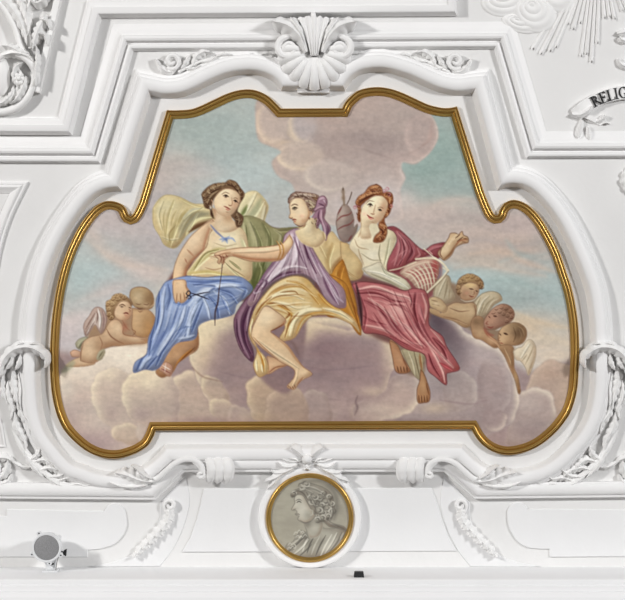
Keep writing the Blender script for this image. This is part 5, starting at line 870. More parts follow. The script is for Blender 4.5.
# sunk frame at the far left and thin lines of panels at the right
sweep_frame = [(-160, 182), (28.5, 182, 'c'), (20, 199), (12, 216), (5, 236), (0, 256), (-4, 280)]
structure(sweep('trim_12', sweep_frame, [(0, -.5), (0, 2.4), (-.8, 3.2), (-2.6, 3.2), (-3, 2.4), (-4.4, 4.4), (-5.4, 4.8), (-6.4, 4), (-8, 2.6), (-11, 1.2), (-12, -.5)], M_TRIM), 'white framed panel corner at the left edge')
structure(sweep('trim_13', [(-150, 449), (6, 447, 'c'), (1, 420), (-6, 400)], [(0, -.4), (0, 1.2), (.8, 1.6), (1.6, 1.2), (1.6, -.4)], M_TRIM))

# ================================================================ the painting and its gilt frame
fr = thing('framed_fresco', 'large painted ceiling scene of three draped women on clouds in a gilt curved frame', 'painting', 314, 431)
cs = chains_of(GILT, True); outer = np.vstack([c[:-1] for c in cs])
gi = sweep_grid(GILT, [(-4.2, 0)], True)[0][:, :2]
painted_panel('painted_panel', paint_fresco(), gi, .75, 1.4, fr, .80)
PROF_GILT = [(0, -.3), (0, 3.8), (.0 - .5, 4.8), (-1.0, 4.9), (-1.3, 4.0), (-1.7, 4.6), (-2.3, 5.9), (-3.2, 6.7), (-4.1, 6.6), (-4.8, 5.8), (-5.1, 4.7), (-5.4, 5.0), (-6.1, 5.3), (-6.7, 4.7), (-7.0, 3.5), (-7.9, 2.9), (-8.5, 2.3), (-8.6, 1.2)]
sweep('gilt_frame', GILT, PROF_GILT, M_GOLD, True, fr, angle=50)['label'] = 'reeded gilt frame with scrolled corners'

# ================================================================ portrait medallion
MX, MY = 309.8, 516.6
md = thing('portrait_medallion', 'round medallion with a grey bust in profile, gilt ring and white surround', 'medallion', MX, 567)
def ring(mb, prof, cx, cy, ex=1.0, n=96):
    a = np.linspace(0, 2 * np.pi, n, endpoint=False)
    mb.grid(np.array([[(cx + r * math.cos(t), cy + r * ex * math.sin(t), h) for t in a] for r, h in prof]), closed_v=True)
mb = MB(); ring(mb, [(51.2, 0), (51.2, 8.6), (50.4, 10.4), (48.6, 11.2), (46, 11), (44, 10.4), (43, 9.6), (42, 9), (36, 9), (36, 0)], MX, MY, .985); mb.build('plaster_surround', M_TRIM, md)
mb = MB(); ring(mb, [(43.6, 8.6), (43.6, 11.4), (43, 12.6), (42, 13.2), (41, 12.9), (40.3, 12), (39.8, 10.8), (39.2, 10.6), (38.7, 9.6)], MX, MY, 1.02); mb.build('gilt_ring', M_GOLD, md, angle=50)['label'] = 'narrow gilt ring'
aa = np.linspace(0, 2 * np.pi, 120, endpoint=False)
painted_panel('portrait_panel', paint_medallion(), np.column_stack([MX + 40.6 * np.cos(aa), MY + 41.4 * np.sin(aa)]), .35, 9.6, md)['label'] = 'grey painted bust in profile'

# ribbon bow with leaf sprays over the medallion
bw = thing('ribbon_bow', 'white stucco ribbon bow with leaf sprays on top of the round medallion', 'ornament', 307, 470, 0, 12)
mb = MB(); mb.ball(307, 459, 14, 5, 5, 5); mb.build('knot', M_ORN, bw, hn=12)
for sx in (-1, 1):
    mb = MB(); leaf(mb, [(307 + sx * 1, 459), (307 + sx * 8, 452), (307 + sx * 13, 448.5), (307 + sx * 16.5, 446.5)], 5.6, 6, 11, 1, 0, 3, .0, .62); mb.build('bow_loop', M_ORN, bw, hn=12)
    mb = MB(); leaf(mb, [(307 + sx * 3, 460), (307 + sx * 14, 462), (307 + sx * 24, 459), (307 + sx * 33, 454)], 3.2, 5, 8, 2, .2, 1, .2, .5); mb.build('ribbon_tail', M_ORN, bw, hn=12)
    mb = MB(); mb.tube(np.vstack([spiral(307 + sx * 35, 456, 4.2, 1.2, 0 if sx < 0 else 180, 1.2 * sx, 11, 13, 24)]), [1.2, .8], 7); mb.build('ribbon_curl', M_ORN, bw, hn=12)
    for k, (p, w) in enumerate([([(9, 464), (17, 467), (24, 466), (29, 462)], 4), ([(12, 467), (22, 472), (31, 473), (36, 470)], 4), ([(20, 470), (30, 477), (38, 480), (43, 482)], 4), ([(26, 474), (34, 484), (40, 489)], 3.4), ([(6, 463), (12, 459), (19, 458)], 3), ([(4, 463), (0, 468), (-3, 470)], 3)]):
        mb = MB(); leaf(mb, [(307 + sx * a, b) for a, b in p], w, 5, 9, 3, .4, 1); mb.build('leaf', M_ORN, bw, hn=12)

# ================================================================ shell over the painting
SX = 314.3
sh = thing('shell_ornament', 'large white stucco scallop shell over the top of the painting', 'ornament', SX, 92, 0, 14)
mb = MB(); nt, nr = 133, 15; G = np.zeros((nt, nr + 1, 3))
for i, t in enumerate(np.linspace(math.radians(-14), math.radians(194), nt)):
    ribs = 11; ph = (t - math.radians(-14)) / math.radians(208) * ribs
    lob = abs(math.sin(math.pi * ph)) ** .7
    R = 37.5 + 2.0 * lob - 1.6 * abs(math.cos(t)) - 3.6 * max(0, math.sin(t)) * .2
    for j in range(nr):
        s = .16 + .84 * j / (nr - 1); r = R * s
        h = 11 + 9.5 * math.sin(math.pi * min(1, s * .74 + .08)) - (1 - lob) * 3.4 * s - 4.5 * max(0, s - .8) * 5 * .5 - 10 * max(0, .42 - s) / .42
        if j == nr - 1: h -= 1.2
        G[i, j] = (SX + r * math.cos(t), 50.5 + r * 1.04 * math.sin(t), h)
    G[i, nr] = (SX + R * .97 * math.cos(t), 50.5 + R * 1.0 * math.sin(t), 2)
mb.grid(G); mb.build('shell', M_ORN, sh, hn=14)
mb = MB(); nu, nv = 26, 57; G = np.zeros((nu, nv + 2, 3))
for i, u in enumerate(np.linspace(0, 1, nu)):
    half = 4.2 + 10.5 * u ** 1.3; y = 55.5 - 37 * u
    for j, v in enumerate(np.linspace(-1, 1, nv)):
        z = 15.5 + 6 * math.sin(math.pi * (.25 + .6 * u)) + 2.6 * u * u + 1.7 * abs(math.cos(2.5 * math.pi * v)) ** .8 - 3.2 * v * v
        yy = y - 2.2 * u * abs(math.cos(2.5 * math.pi * v)) + 3.0 * u * v * v
        G[i, j + 1] = (SX + half * v, yy, z)
    G[i, 0] = G[i, 1] - (0, 0, 9); G[i, -1] = G[i, -2] - (0, 0, 9)
G = np.concatenate([G[:1] * (1, 1, 0) + (0, 0, 6), G, G[-1:] * (1, 1, 0) + (0, 2.5, 9)]); mb.grid(G); mb.build('palmette', M_ORN, sh, hn=14)
for sx in (-1, 1):
    mb = MB(); leaf(mb, [(SX + sx * 8, 53), (SX + sx * 14, 39), (SX + sx * 23, 29), (SX + sx * 33, 24.5), (SX + sx * 42, 23)], 9.5, 9, 15, 4, .28, 5, .3, .6, .5); mb.build('side_leaf', M_ORN, sh, hn=14)
    mb = MB(); leaf(mb, [(SX + sx * 9, 46), (SX + sx * 13, 34), (SX + sx * 19, 24), (SX + sx * 24, 18)], 5, 8, 15, 3, .25, 4, .3, .6, .5); mb.build('side_leaf', M_ORN, sh, hn=14)
    mb = MB(); mb.tube(np.vstack([spine3([(SX + sx * 15, 40), (SX + sx * 24, 36.5), (SX + sx * 32, 39)], [15, 16, 16], 12)[:-1], spiral(SX + sx * 26.5, 48.5, 11, 3, -55 if sx > 0 else 235, 1.15 * sx, 16, 18, 34)]), [2.6, 3.6, 3.0, 1.6], 9); mb.build('volute', M_ORN, sh, hn=14)
mb = MB()
for k in range(-3, 4): mb.ball(SX - 1 + k * 6.4, 18 + abs(k) * .6 - (2.5 if k == 0 else 0), 14, 2.8, 2.6 + (1.4 if k == 0 else 0), 3.5)
mb.build('crest', M_ORN, sh, hn=14)
mb = MB(); mb.prism([(297.5, 80), (329.5, 80), (329.5, 93), (297.5, 93)], 0, 6.5, .6); mb.build('block', M_TRIM, sh, hn=6)

# ================================================================ leaf garlands between shell and corners
for side, lab in ((0, 'white stucco leaf garland on the moulding left of the shell'), (1, 'white stucco leaf garland on the moulding right of the shell')):
    ax = 313.8; fx = (lambda p: mir(p, ax)) if side else (lambda p: list(p))
    gl = thing('leaf_garland', lab, 'ornament', fx([(210, 75)])[0][0], 75, 0, 6, 'leaf garlands beside the shell')
    mb = MB(); sp = spiral(172, 61, 8.5, 2, 130, -1.35, 5, 8, 36); sp = np.array(fx([tuple(q) for q in sp])); mb.tube(sp, [1.6, 2.6, 2.2, 1.4], 8); mb.build('volute', M_ORN, gl, hn=6)
    mb = MB(); mb.tube(spine3(fx([(178, 72), (190, 66), (204, 60), (222, 57), (240, 60), (256, 58), (272, 56)]), 4, 40), [1.6, 1.2, 1.0, 1.2], 7); mb.build('stem', M_ORN, gl, hn=6)
    for p, w, l in [([(176, 70), (168, 72), (160, 66), (156, 58)], 3.6, 3), ([(180, 70), (186, 62), (190, 55)], 3, 3), ([(192, 66), (196, 57), (204, 52), (212, 53)], 4.4, 4), ([(200, 62), (210, 61), (218, 56)], 3.4, 3), ([(214, 58), (222, 55), (234, 55)], 2.6, 3), ([(228, 57), (236, 62), (244, 62)], 3.2, 3), ([(238, 60), (246, 58), (252, 53)], 3.4, 3), ([(248, 60), (258, 62), (266, 58)], 3.2, 3), ([(256, 58), (264, 54), (276, 54)], 2.8, 3), ([(184, 68), (194, 69), (200, 65)], 2.4, 3)]:
        mb = MB(); leaf(mb, fx(p), w, 5.5, 1, l, .45, 2.4); mb.build('leaf', M_ORN, gl, hn=6)

# ================================================================ acanthus scrolls at the flanks and along the bottom
for side in (0, 1):
    ax = 315.2; fx = (lambda p: mir(p, ax)) if side else (lambda p: list(p))
    word = 'right' if side else 'left'
    # arched leaf bending over the big moulding, with the leaves that hang below it
    ac = thing('acanthus_crest', 'white acanthus leaf curling over the %s flank of the round moulding' % word, 'ornament', fx([(24, 420)])[0][0], 420, 0, 14, 'acanthus leaves over the flanks')
    mb = MB(); leaf(mb, fx([(-1, 376), (4, 360), (14, 350), (27, 347), (38, 350), (46.5, 358), (45, 368)]), 6.8, 9, 11, 8, .3, 4, .5, .5, .7); mb.build('arched_leaf', M_ORN, ac, hn=14)
    for p, w, b in [([(12, 354), (10, 362), (5, 370)], 4, 9), ([(20, 354), (19, 362), (15, 370)], 3.6, 9), ([(16, 348), (18, 344.6), (24, 343)], 2, 12), ([(28, 346), (32, 343.6), (38, 344.6)], 2, 12)]:
        mb = MB(); leaf(mb, fx(p), w, 6, b, 3, .3, 3); mb.build('leaf', M_ORN, ac, hn=14)
    for p, w, l, b in [([(4, 362), (-2, 372), (-6, 385)], 6, 5, 6), ([(13, 362), (12, 378), (16, 396), (19, 410)], 5.4, 6, 3), ([(18, 372), (21, 388), (20, 402), (22, 414)], 3.4, 5, 3), ([(8, 380), (8, 396), (12, 410), (10, 420)], 4.4, 5, 2), ([(17, 402), (22, 414), (29, 424), (30, 434)], 5, 5, 3), ([(14, 412), (16, 426), (24, 440), (26, 450)], 4.6, 5, 2), ([(2, 372), (2, 390), (8, 404)], 3.6, 5, 2)]:
        mb = MB(); leaf(mb, fx(p), w, 6, b, l, .42, 2); mb.build('leaf', M_ORN, ac, hn=8)
    # swag along the foot of the round moulding
    sw = thing('acanthus_swag', 'white acanthus swag under the %s lobe of the painting' % word, 'ornament', fx([(70, 490)])[0][0], 492, 0, 8, 'acanthus swags along the bottom')
    mb = MB(); mb.tube(spine3(fx([(14, 430), (22, 448), (34, 463), (50, 477), (70, 486), (92, 490), (112, 490), (128, 487)]), [3, 4, 4, 4, 3], 60), [3.2, 3.6, 3.2, 2.6, 1.8, 1.4, .9], 9); mb.build('stem', M_ORN, sw, hn=8)
    for p, w, l in [([(30, 460), (36, 456), (40, 450), (41, 446)], 3.6, 3), ([(34, 462), (44, 460), (52, 465), (58, 472)], 5, 5), ([(40, 470), (50, 468), (60, 471), (68, 478)], 4.6, 5), ([(50, 477), (60, 476), (68, 470), (72, 466)], 3.6, 4), ([(58, 481), (68, 478), (78, 479), (84, 474)], 4, 4), ([(68, 486), (78, 484), (86, 486), (94, 482)], 3.2, 4), ([(44, 474), (54, 482), (66, 488)], 3.4, 4), ([(88, 489), (97, 492), (106, 491), (112, 487)], 2.4, 3), ([(22, 448), (26, 456), (34, 468), (44, 478)], 3.4, 4)]:
        mb = MB(); leaf(mb, fx(p), w, 6, 3, l, .45, 2.2); mb.build('leaf', M_ORN, sw, hn=8)
    # leaf with S stem that ends in a roll over the lower moulding
    sc = thing('scroll_leaf', 'white leaf scroll with S-stem rolled over the lower moulding, %s of the medallion' % word, 'ornament', fx([(170, 490)])[0][0], 490, 0, 14, 'leaf scrolls over the lower moulding')
    mb = MB(); mb.tube(spine3(fx([(112, 483), (126, 484), (142, 483), (156, 479), (166, 471), (174, 464), (184, 459.5), (194, 460), (201, 465), (203, 473)]), [7, 8, 10, 13, 15, 16, 16, 14], 60), [.8, 1.8, 2.6, 3.0, 2.8, 2.6, 3.2], 9, .8); mb.build('stem', M_ORN, sc, hn=14)
    for p, w, l, b in [([(152, 482), (140, 480), (127, 475), (113, 472)], 8.6, 5, 9), ([(152, 479), (144, 474), (137, 468), (131, 465)], 3.4, 3, 13), ([(148, 485), (134, 487), (120, 486), (110, 482)], 3.6, 4, 8)]:
        mb = MB(); leaf(mb, fx(p), w, 8, b, l, .45, 3.4, .7); mb.build('leaf', M_ORN, sc, hn=14)
    mb = MB(); mb.tube(np.array(fx([tuple(q) for q in np.vstack([spine3([(194, 461), (201, 468), (203, 474)], 14, 8)[:-1], spiral(200.5, 474.5, 3.4, 1, 0, .9, 14, 17, 16)])])), [2.6, 2.2, 1.2], 9); mb.build('curl', M_ORN, sc, hn=14)
    for k, (x, r) in enumerate(((209, 5.2), (217, 5.8), (225.5, 6.2))):
        mb = MB(); mb.tube(spine3(fx([(x - 2.5, 458), (x + 1.5, 463), (x + 3, 470), (x + 2, 477), (x - 1, 482)]), [10, 14, 15, 13, 7], 22), [2.6, r, r * 1.02, r * .95, 2.8], 12, .9); mb.build('roll', M_ORN, sc, hn=14)
    # bud drop in the band below
    dr = thing('husk_drop', 'white string of husks hanging below the moulding %s of the medallion' % word, 'ornament', fx([(135, 557)])[0][0], 557, 0, 5, 'husk drops beside the medallion')
    mb = MB(); sp = spiral(170, 505, 6.4, 1.6, 110, 1.25, 4, 7, 30); mb.tube(np.array(fx([tuple(q) for q in sp])), [1.6, 2.4, 1.4], 8); mb.build('volute', M_ORN, dr, hn=5)
    for k, (x, y, dx, dy, w) in enumerate([(133.5, 557.5, 138.5, 551.5, 2.6), (137.5, 554, 144, 545, 4.2), (143, 549.5, 150.5, 539, 4.8), (149.5, 544, 157.5, 532.5, 5.2), (156, 537.5, 164, 525.5, 5.4), (162.5, 531, 170, 518.5, 5.4), (167.5, 524, 172.5, 512, 5.2), (169.5, 516, 171.5, 506, 4.6)]):
        mx, my = (x + dx) / 2, (y + dy) / 2
        mb = MB(); leaf(mb, fx([(dx, dy), (mx + (dy - y) * .12, my), (x, y)]), w * 1.08, 5.6, 1, 3, .28, 4.6, .35, .5, .7); mb.build('husk', M_ORN, dr, hn=5)
    # cut leaf at the edge of the picture
    el = thing('edge_scroll', 'white leaf scroll cut by the %s edge beside the swag' % word, 'ornament', fx([(10, 482)])[0][0], 484, 0, 6, 'leaf scrolls at the picture edges')
    mb = MB(); leaf(mb, fx([(31, 467), (24, 467.5), (16, 464), (9, 459)]), 2.4, 4, 1, 3, .3, 3); mb.build('stem', M_ORN, el, hn=6)
    for p, w, l in [([(14, 462), (6, 458), (-4, 458), (-12, 462)], 4.4, 4), ([(8, 460), (7, 468), (3, 476), (-4, 480)], 4.6, 4), ([(11, 474), (8, 481), (0, 484), (-8, 483)], 3.2, 4), ([(-2, 462), (-4, 470), (-10, 478)], 5, 4)]:
        mb = MB(); leaf(mb, fx(p), w, 6, 1, l, .4, 2.6); mb.build('leaf', M_ORN, el, hn=6)

# ================================================================ upper left: acanthus trophy with strip
ur = thing('acanthus_scroll', 'dense white acanthus scrollwork with a slanted strip in the upper left panel', 'ornament', 20, 114, 5.2, 14)
mb = MB(); mb.prism([(63, -40), (70, -40), (40.2, 93.4), (33.4, 91.6)], 5, 13, .8); mb.build('slanted_strip', M_ORN, ur, hn=10)
for p, w, l, b in [([(-6, -10), (6, 2), (16, 14), (24, 30), (27, 46)], 8, 7, 9), ([(14, -12), (22, 2), (27, 18), (28, 34)], 6, 6, 9), ([(46, 14), (42, 24), (37, 36), (33, 50)], 7, 6, 13), ([(34, -10), (30, 4), (26, 14)], 5, 4, 9), ([(36, 46), (38, 58), (37, 70), (36, 86)], 4, 6, 13),
                   ([(30, 54), (20, 52), (12, 48), (2, 46)], 6, 5, 12), ([(34, 62), (26, 56), (14, 54), (4, 56)], 4.6, 5, 13), ([(24, 62), (16, 68), (14, 78), (18, 88)], 4, 5, 10), ([(26, 76), (24, 86), (18, 98), (10, 104)], 5.4, 5, 11), ([(14, 84), (12, 94), (4, 102), (-4, 106)], 5, 5, 9), ([(50, -6), (42, 2), (36, 4), (30, 0)], 5, 4, 12),
                   ([(40, 20), (48, 22), (51, 30)], 4, 3, 14), ([(38, 34), (46, 36), (48, 46)], 4, 3, 14)]:
    mb = MB(); leaf(mb, p, w, 7, b, l, .4, 2.6); mb.build('leaf', M_ORN, ur, hn=14)
for p, r, h in [([(35, 92), (37, 80), (33, 66), (24, 57), (12, 53), (2, 56), (-4, 64)], [1.6, 3.6, 4, 3.6, 3, 2.4], [9, 13, 15, 15, 15, 14]), ([(-10, 112), (6, 111), (18, 106), (28, 96), (33, 84), (33, 74)], [3.6, 4, 4.4, 4, 3, 1.8], [9, 10, 11, 12, 13, 13]), ([(-10, 104), (2, 102), (12, 96), (19, 86), (21, 76), (17, 68)], [3, 3.4, 3.2, 3, 2.4, 1.6], [8, 9, 10, 11, 12, 12]), ([(-10, -8), (4, 8), (14, 26), (20, 44), (28, 58)], [3, 3.4, 3.4, 3, 2.4], 11), ([(22, -10), (26, 10), (28, 28), (30, 48)], [2.4, 2.4, 2.2, 2], 11)]:
    mb = MB(); mb.tube(spine3(p, h, 44), r, 10); mb.build('stem', M_ORN, ur, hn=14)
mb = MB(); mb.ball(1, 76, 9, 9, 20, 7, 10, 20); mb.build('boss', M_ORN, ur, hn=10)
mb = MB()
for k in range(6): mb.ball(19 + 4 * math.cos(k * 1.047), 79 + 4 * math.sin(k * 1.047), 15, 2.8, 2.8, 3)
mb.ball(19, 79, 17, 2.4, 2.4, 2.6); mb.build('flower', M_ORN, ur, hn=15)

# ================================================================ upper right: cloud, rays, lettered ribbon
gr = thing('cloud_relief', 'white swirling stucco cloud in low relief right of the top panel', 'ornament', 520, 36)
def swirl(mb, cx, cy, rx, ry, hh, rings=5, rot=0.0):
    nr, na = rings * 6 + 1, 56; G = np.zeros((nr, na, 3))
    for i in range(nr):
        s = i / (nr - 1)
        for j in range(na):
            a = 2 * math.pi * j / na
            x, y = rx * s * math.cos(a), ry * s * math.sin(a)
            z = hh * math.sqrt(max(0, 1 - s ** 2.2)) * (1 - .0) + 1.2 * abs(math.cos(math.pi * s * rings)) * (1 - s) ** .3 - .5
            c, n = math.cos(rot), math.sin(rot)
            e = (1 - s) * .45; G[i, j] = (cx + (x - e * rx * .6) * c - (y - e * ry) * n, cy + (x - e * rx * .6) * n + (y - e * ry) * c, max(0, z))
    mb.grid(G, closed_v=True)
for x, y, rx, ry, hh, k, r in [(509, 0, 28, 17, 5, 4, -.15), (534, 14, 23, 19, 6, 4, .35), (520, 24, 19, 9, 4, 3, .3), (556, -4, 20, 16, 5, 3, .5)]:
    mb = MB(); swirl(mb, x, y, rx, ry, hh, k, r); mb.build('cloud', M_ORN, gr)
ry = thing('sun_rays', 'bundles of white stucco sun rays falling from the top edge at right', 'ornament', 587, 60)
def ray(x0, y0, x1, y1, w0, w1, h):
    mb = MB(); d = np.array([x1 - x0, y1 - y0], float); L = np.hypot(*d); d /= L; n = np.array([-d[1], d[0]])
    G = []
    for u in np.linspace(0, 1, 8):
        c = np.array([x0, y0]) + d * L * u; w = w0 + (w1 - w0) * u; hh = .72 * h * (.7 + .3 * u)
        G.append([(*(c + n * w * v), z) for v, z in ((1, 0), (.8, hh * .55), (.15, hh), (-.15, hh), (-.8, hh * .55), (-1, 0))])
    mb.grid(np.array(G)); b = mb.n - 6
    mb.v[-1][-6:, :2] += d * np.array([0, 1.2, 2.6, -1.4, 1.8, 0])[:, None]
    mb.f.append(tuple(range(b, b + 6)))
    mb.build('ray', M_ORN, ry)
for a in [(571, -14, 533, 48, 1.4, 2.6, 3), (575, -14, 541, 53, 1.4, 2.4, 4), (578, -14, 550, 50, 1.4, 2.6, 4.4), (581, -14, 556, 46, 1.2, 2.2, 3), (582, -14, 568, 23, 1.2, 2.2, 4), (585, -14, 573, 28, 1.2, 2.4, 4.4), (588, -14, 580, 22, 1.2, 2, 3.4), (590, -14, 581, 55, 1.2, 2.2, 3.4), (593, -14, 586, 53, 1.2, 2.2, 4.6), (596, -14, 591, 61, 1.2, 2.2, 4), (599, -14, 597, 42, 1.2, 2.2, 4.4),
          (602, -14, 604, 17, 1.2, 2.2, 4), (605, -14, 609, 16, 1.2, 2.2, 4.4), (608, -14, 614, 18, 1.2, 2, 4), (613, -14, 622, 10, 1.2, 2.2, 4), (616, -14, 629, 12, 1.2, 2.2, 4)]: ray(*a)

bn = thing('lettered_ribbon', 'white arched ribbon with black capital letters at the right edge', 'inscription', 600, 140, 0, 5)
AC = (632.0, 171.0)           # centre of the ribbon's arch
def on_arc(a, r): return (AC[0] + r * math.cos(math.radians(a)), AC[1] + r * math.sin(math.radians(a)))
mb = MB(); G = []
for a in np.linspace(225, 300, 40):
    k = max(0, (231 - a) / 7.0)
    hb = 5.4 + .8 * math.sin(a * .25) - 2.5 * k * k
    G.append([(*on_arc(a, 86), 0), (*on_arc(a, 86), hb - .6), (*on_arc(a, 85.4), hb), (*on_arc(a, 72.8), hb), (*on_arc(a, 72.2), hb - .6), (*on_arc(a, 72.2), 0)])
mb.grid(np.array(G)); b = mb.n - len(G) * 6; mb.f.append(tuple(range(b, b + 6))); rb = mb.build('ribbon', M_ORN, bn, hn=5)
mb = MB(); leaf(mb, [(572, 114.5), (580, 115), (587, 111), (592, 106)], 3.6, 4, 3, 2, .15, 3, .1, .5, .7); mb.build('ribbon_fold', M_ORN, bn, hn=5)
mb = MB()
G = [[(583 + 18 * u + 1.5 * v * 6, 117 + 8 * u - 7 * v + 6 * v * v, 1.2 + 3.4 * abs(math.sin(math.pi * (u * 1.1 + v * .5)))) for v in np.linspace(0, 1, 6)] for u in np.linspace(0, 1, 12)]
G = [[(r[0][0], r[0][1], 0)] + r + [(r[-1][0], r[-1][1], 0)] for r in G]; mb.grid(np.array(G)); mb.build('ribbon_back', M_ORN, bn, hn=4)
for p, w in (([(582, 120), (580, 129), (578, 138)], 3.4), ([(588, 126), (589, 133), (590, 140)], 2.8), ([(597, 122), (602, 119), (605, 115)], 3)):
    mb = MB(); leaf(mb, p, w, 4, 1, 2, .2, 3, .1, .6, .7); mb.build('ribbon_tail', M_ORN, bn, hn=4)
# letters: strokes as quadrilaterals in a unit box (x right, y up)
def q(*p): return list(p)
LET = {'R': (.74, [q((.12, 0), (.27, 0), (.27, 1), (.12, 1)), q((.02, 0), (.37, 0), (.37, .055), (.02, .055)), q((.02, .945), (.27, .945), (.27, 1), (.02, 1)), q((.38, .52), (.5, .52), (.8, .055), (.63, .055)), q((.60, 0), (.9, 0), (.9, .055), (.60, .055))], [(.27, .735, .36, .265, .21, .205, -90, 90)]),
       'E': (.66, [q((.12, 0), (.27, 0), (.27, 1), (.12, 1)), q((.02, 0), (.68, 0), (.68, .06), (.02, .06)), q((.02, .94), (.64, .94), (.64, 1), (.02, 1)), q((.27, .48), (.5, .48), (.5, .54), (.27, .54)), q((.47, .40), (.53, .40), (.53, .62), (.47, .62)), q((.60, 0), (.68, 0), (.72, .24), (.68, .24)), q((.58, 1), (.64, 1), (.64, .77), (.61, .77))], []),
       'L': (.62, [q((.12, 0), (.27, 0), (.27, 1), (.12, 1)), q((.02, 0), (.66, 0), (.66, .06), (.02, .06)), q((.02, .945), (.38, .945), (.38, 1), (.02, 1)), q((.58, 0), (.66, 0), (.70, .25), (.66, .25))], []),
       'I': (.36, [q((.12, 0), (.27, 0), (.27, 1), (.12, 1)), q((.02, 0), (.37, 0), (.37, .055), (.02, .055)), q((.02, .945), (.37, .945), (.37, 1), (.02, 1))], []),
       'G': (.84, [q((.62, .08), (.77, .08), (.77, .42), (.62, .42)), q((.52, .37), (.86, .37), (.86, .43), (.52, .43)), q((.66, .72), (.72, .72), (.74, .97), (.70, .97))], [(.47, .5, .45, .515, .29, .45, 38, 325)])}
H_L = 11.2; ang = 239.2
for chn in 'RELIG':
    w, quads, arcs = LET[chn]; mb = MB(); half = w * H_L / 2 / 79 * 57.3
    am = ang + half
    def put(poly, am=am, w=w):
        out = []
        for x, y in poly:
            dx, dy = (x - w / 2) * H_L, (y - .5) * H_L
            c = on_arc(am, 79); t = math.radians(am + 90); rr = math.radians(am)
            out.append((c[0] + dx * math.cos(t) + dy * math.cos(rr), c[1] + dx * math.sin(t) + dy * math.sin(rr)))
        return out
    for k_, p in enumerate(quads): mb.prism(put(p), 4.6, 6.7 + .01 * k_)
    for cx, cy, ro, rv, ri, rw, a0, a1 in arcs:
        A = [math.radians(v) for v in np.linspace(a0, a1, 22)]
        o_ = [(cx + ro * math.cos(v), cy + rv * math.sin(v)) for v in A]; i_ = [(cx + ri * math.cos(v), cy + rw * math.sin(v)) for v in A]
        mb.prism(put(o_ + i_[::-1]), 4.6, 6.72)
    mb.build('letter', M_BLACK, rb, hn=5, shade=False)['label'] = 'black painted capital letter %s' % chn
    ang += 2 * half + .35
# bits of the next ornament at the right edge
fb = thing('ribbon_end', 'small white ribbon end at the right edge under the rays', 'ornament', 622, 45, 0, 4)
for p, w in (([(617, 34), (622, 33), (632, 30)], 3.6), ([(619, 37), (622, 40), (628, 42)], 3)):
    mb = MB(); leaf(mb, p, w, 5, 1, 2, .2, 1, .2, .5, .8); mb.build('fold', M_ORN, fb, hn=4)
fb = thing('ribbon_end', 'small white curled ribbon end at the right edge above the lettered ribbon', 'ornament', 622, 68, 0, 4)
mb = MB(); leaf(mb, [(618.5, 58), (621, 64), (628, 67), (636, 66)], 3, 4, 1, 2, .15, 1, .1, .5, .8); mb.build('fold', M_ORN, fb, hn=4)
fb = thing('leaf_boss', 'greyish stucco leaf boss cut by the right edge below the long moulding', 'ornament', 632, 196, 0, 4)
mb = MB(); leaf(mb, [(634, 164), (629, 174), (628, 184), (634, 196)], 7, 6, 1, 5, .3, 1); mb.build('leaf', M_ORN, fb, hn=4)

# ================================================================ things on the ledge
LEDGE = 567.0
def kx(x, hn): return CX + (x - CX)
sp_h = 30
k30 = 1 - sp_h / CD
def at(x, y, hn):        # a point seen at (x, y) that stands hn off the wall
    k = 1 - hn / CD; return CX + (x - CX) * k, CY + (y - CY) * k
lx, ly = at(46.6, 547.6, 36)
lt = thing('spotlight', 'round white spotlight with grey mesh face standing on the ledge at lower left', 'spotlight', lx, LEDGE, 26)
mb = MB(); n = 40
def lathe(mb, prof, cx, cy, n=40):
    a = np.linspace(0, 2 * np.pi, n, endpoint=False); mb.grid(np.array([[(cx + r * math.cos(t), cy + r * math.sin(t), h) for t in a] for r, h in prof]), closed_v=True)
lathe(mb, [(.01, 16), (9, 16), (12, 18), (13.6, 22), (14, 26), (14, 34), (14.6, 34.4), (14.6, 37), (13.8, 37.6), (12.4, 37.4), (12.3, 36.2)], lx, ly)
for a in (118, 205, -28, -80, 40):
    c, s = math.cos(math.radians(-a)), math.sin(math.radians(-a)); px, py = lx + 15.4 * c, ly + 15.4 * s
    mb.prism([(px + 2.6 * math.cos(t), py + 2.6 * math.sin(t)) for t in np.linspace(0, 6.28, 9)[:-1]], 33.6, 36.6, .4)
hs = mb.build('housing', M_WHITE, lt)
mb = MB(); lathe(mb, [(12.4, 36), (12.2, 36.8), (8, 37.8), (4, 38.2), (.01, 38.3)], lx, ly); mb.build('mesh_face', M_GREY, lt)['label'] = 'round grey mesh face'
for a in (118, 205, -28, -80):
    c, s = math.cos(math.radians(-a)), math.sin(math.radians(-a)); mb = MB(); mb.ball(lx + 15.9 * c, ly + 15.9 * s, 36.7, .8, .8, .6, 5, 8); mb.build('screw', M_BLACK, hs)
mb = MB(); bx, by = lx + 2, ly + 12
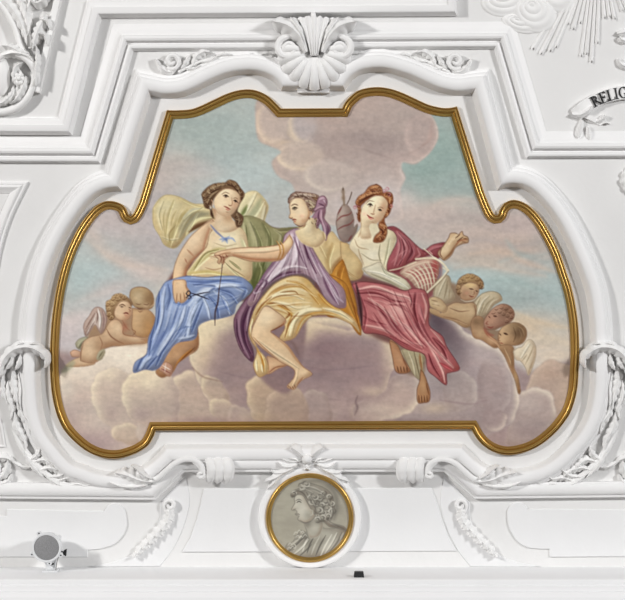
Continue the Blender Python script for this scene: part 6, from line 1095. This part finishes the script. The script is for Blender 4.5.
mb.prism([(bx - 5, by), (bx + 7, by), (bx + 5.6, LEDGE - 1.2), (bx - 3, LEDGE - 1.2)], 22, 31, .5); mb.prism([(bx - 6, LEDGE - 1.4), (bx + 9, LEDGE - 1.4), (bx + 9, LEDGE), (bx - 6, LEDGE)], 18, 40, .3)
stn = mb.build('stand', M_WHITE, lt)
mb = MB(); mb.prism([(bx - 7, by + .6), (bx - 2, by + .2), (bx - 1.2, by + 1.6), (bx - 6, by + 2.2)], 31, 33, .3); mb.prism([(bx + .4, by + 3.6), (bx + 4.6, by + 4), (bx + 4.4, by + 5.4), (bx + 1, by + 5.2)], 31, 33, .3); mb.build('clamp', M_BLACK, stn)['label'] = 'dark clamp pieces on the stand'
kx_, ky_ = at(64.2, 553, 34)
mb = MB(); mb.prism([(kx_ - 2.4, ky_ + 1.6), (kx_ - .4, ky_ - 2.6), (kx_ + 2.2, ky_ - 3.6), (kx_ + 1.4, ky_ + 3.4), (kx_ - .2, ky_ + 2.4)], 28, 33, .5); mb.tube([(kx_ - 6, ky_ - 2, 30), (kx_, ky_, 30)], .7, 8); mb.build('knob', M_BLACK, lt)['label'] = 'black clamp knob'
mb = MB(); mb.tube(spine3([(kx_ - 4, ky_ - 1), (kx_ - 6, ky_ + 5), (kx_ - 7.4, ky_ + 10), (kx_ - 8.6, LEDGE - .5)], 33, 20), .45, 7); mb.build('cable', M_STEEL, lt)['label'] = 'thin grey cable'

bx, by = at(359, 577.3, 74)
mb = MB(); x0, y1 = bx, LEDGE
G = [[(x0 - a, y1 - z, 66 + b), (x0 + a, y1 - z, 66 + b), (x0 + a, y1 - z, 76 - b), (x0 - a, y1 - z, 76 - b)] for a, b, z in ((.1, 4.9, 0), (4.9, 0, 0), (4.9, 0, .6), (4.4, .6, 4.6), (3.8, 1, 5.2), (.1, 4.9, 5.2))]
mb.grid(np.array(G), closed_v=True)
o = mb.build('sensor_box', M_BLACK); o['label'] = 'small black box on the ledge below the medallion'; o['category'] = 'box'

for o in bpy.data.objects:
    if '_o' in o: del o['_o']
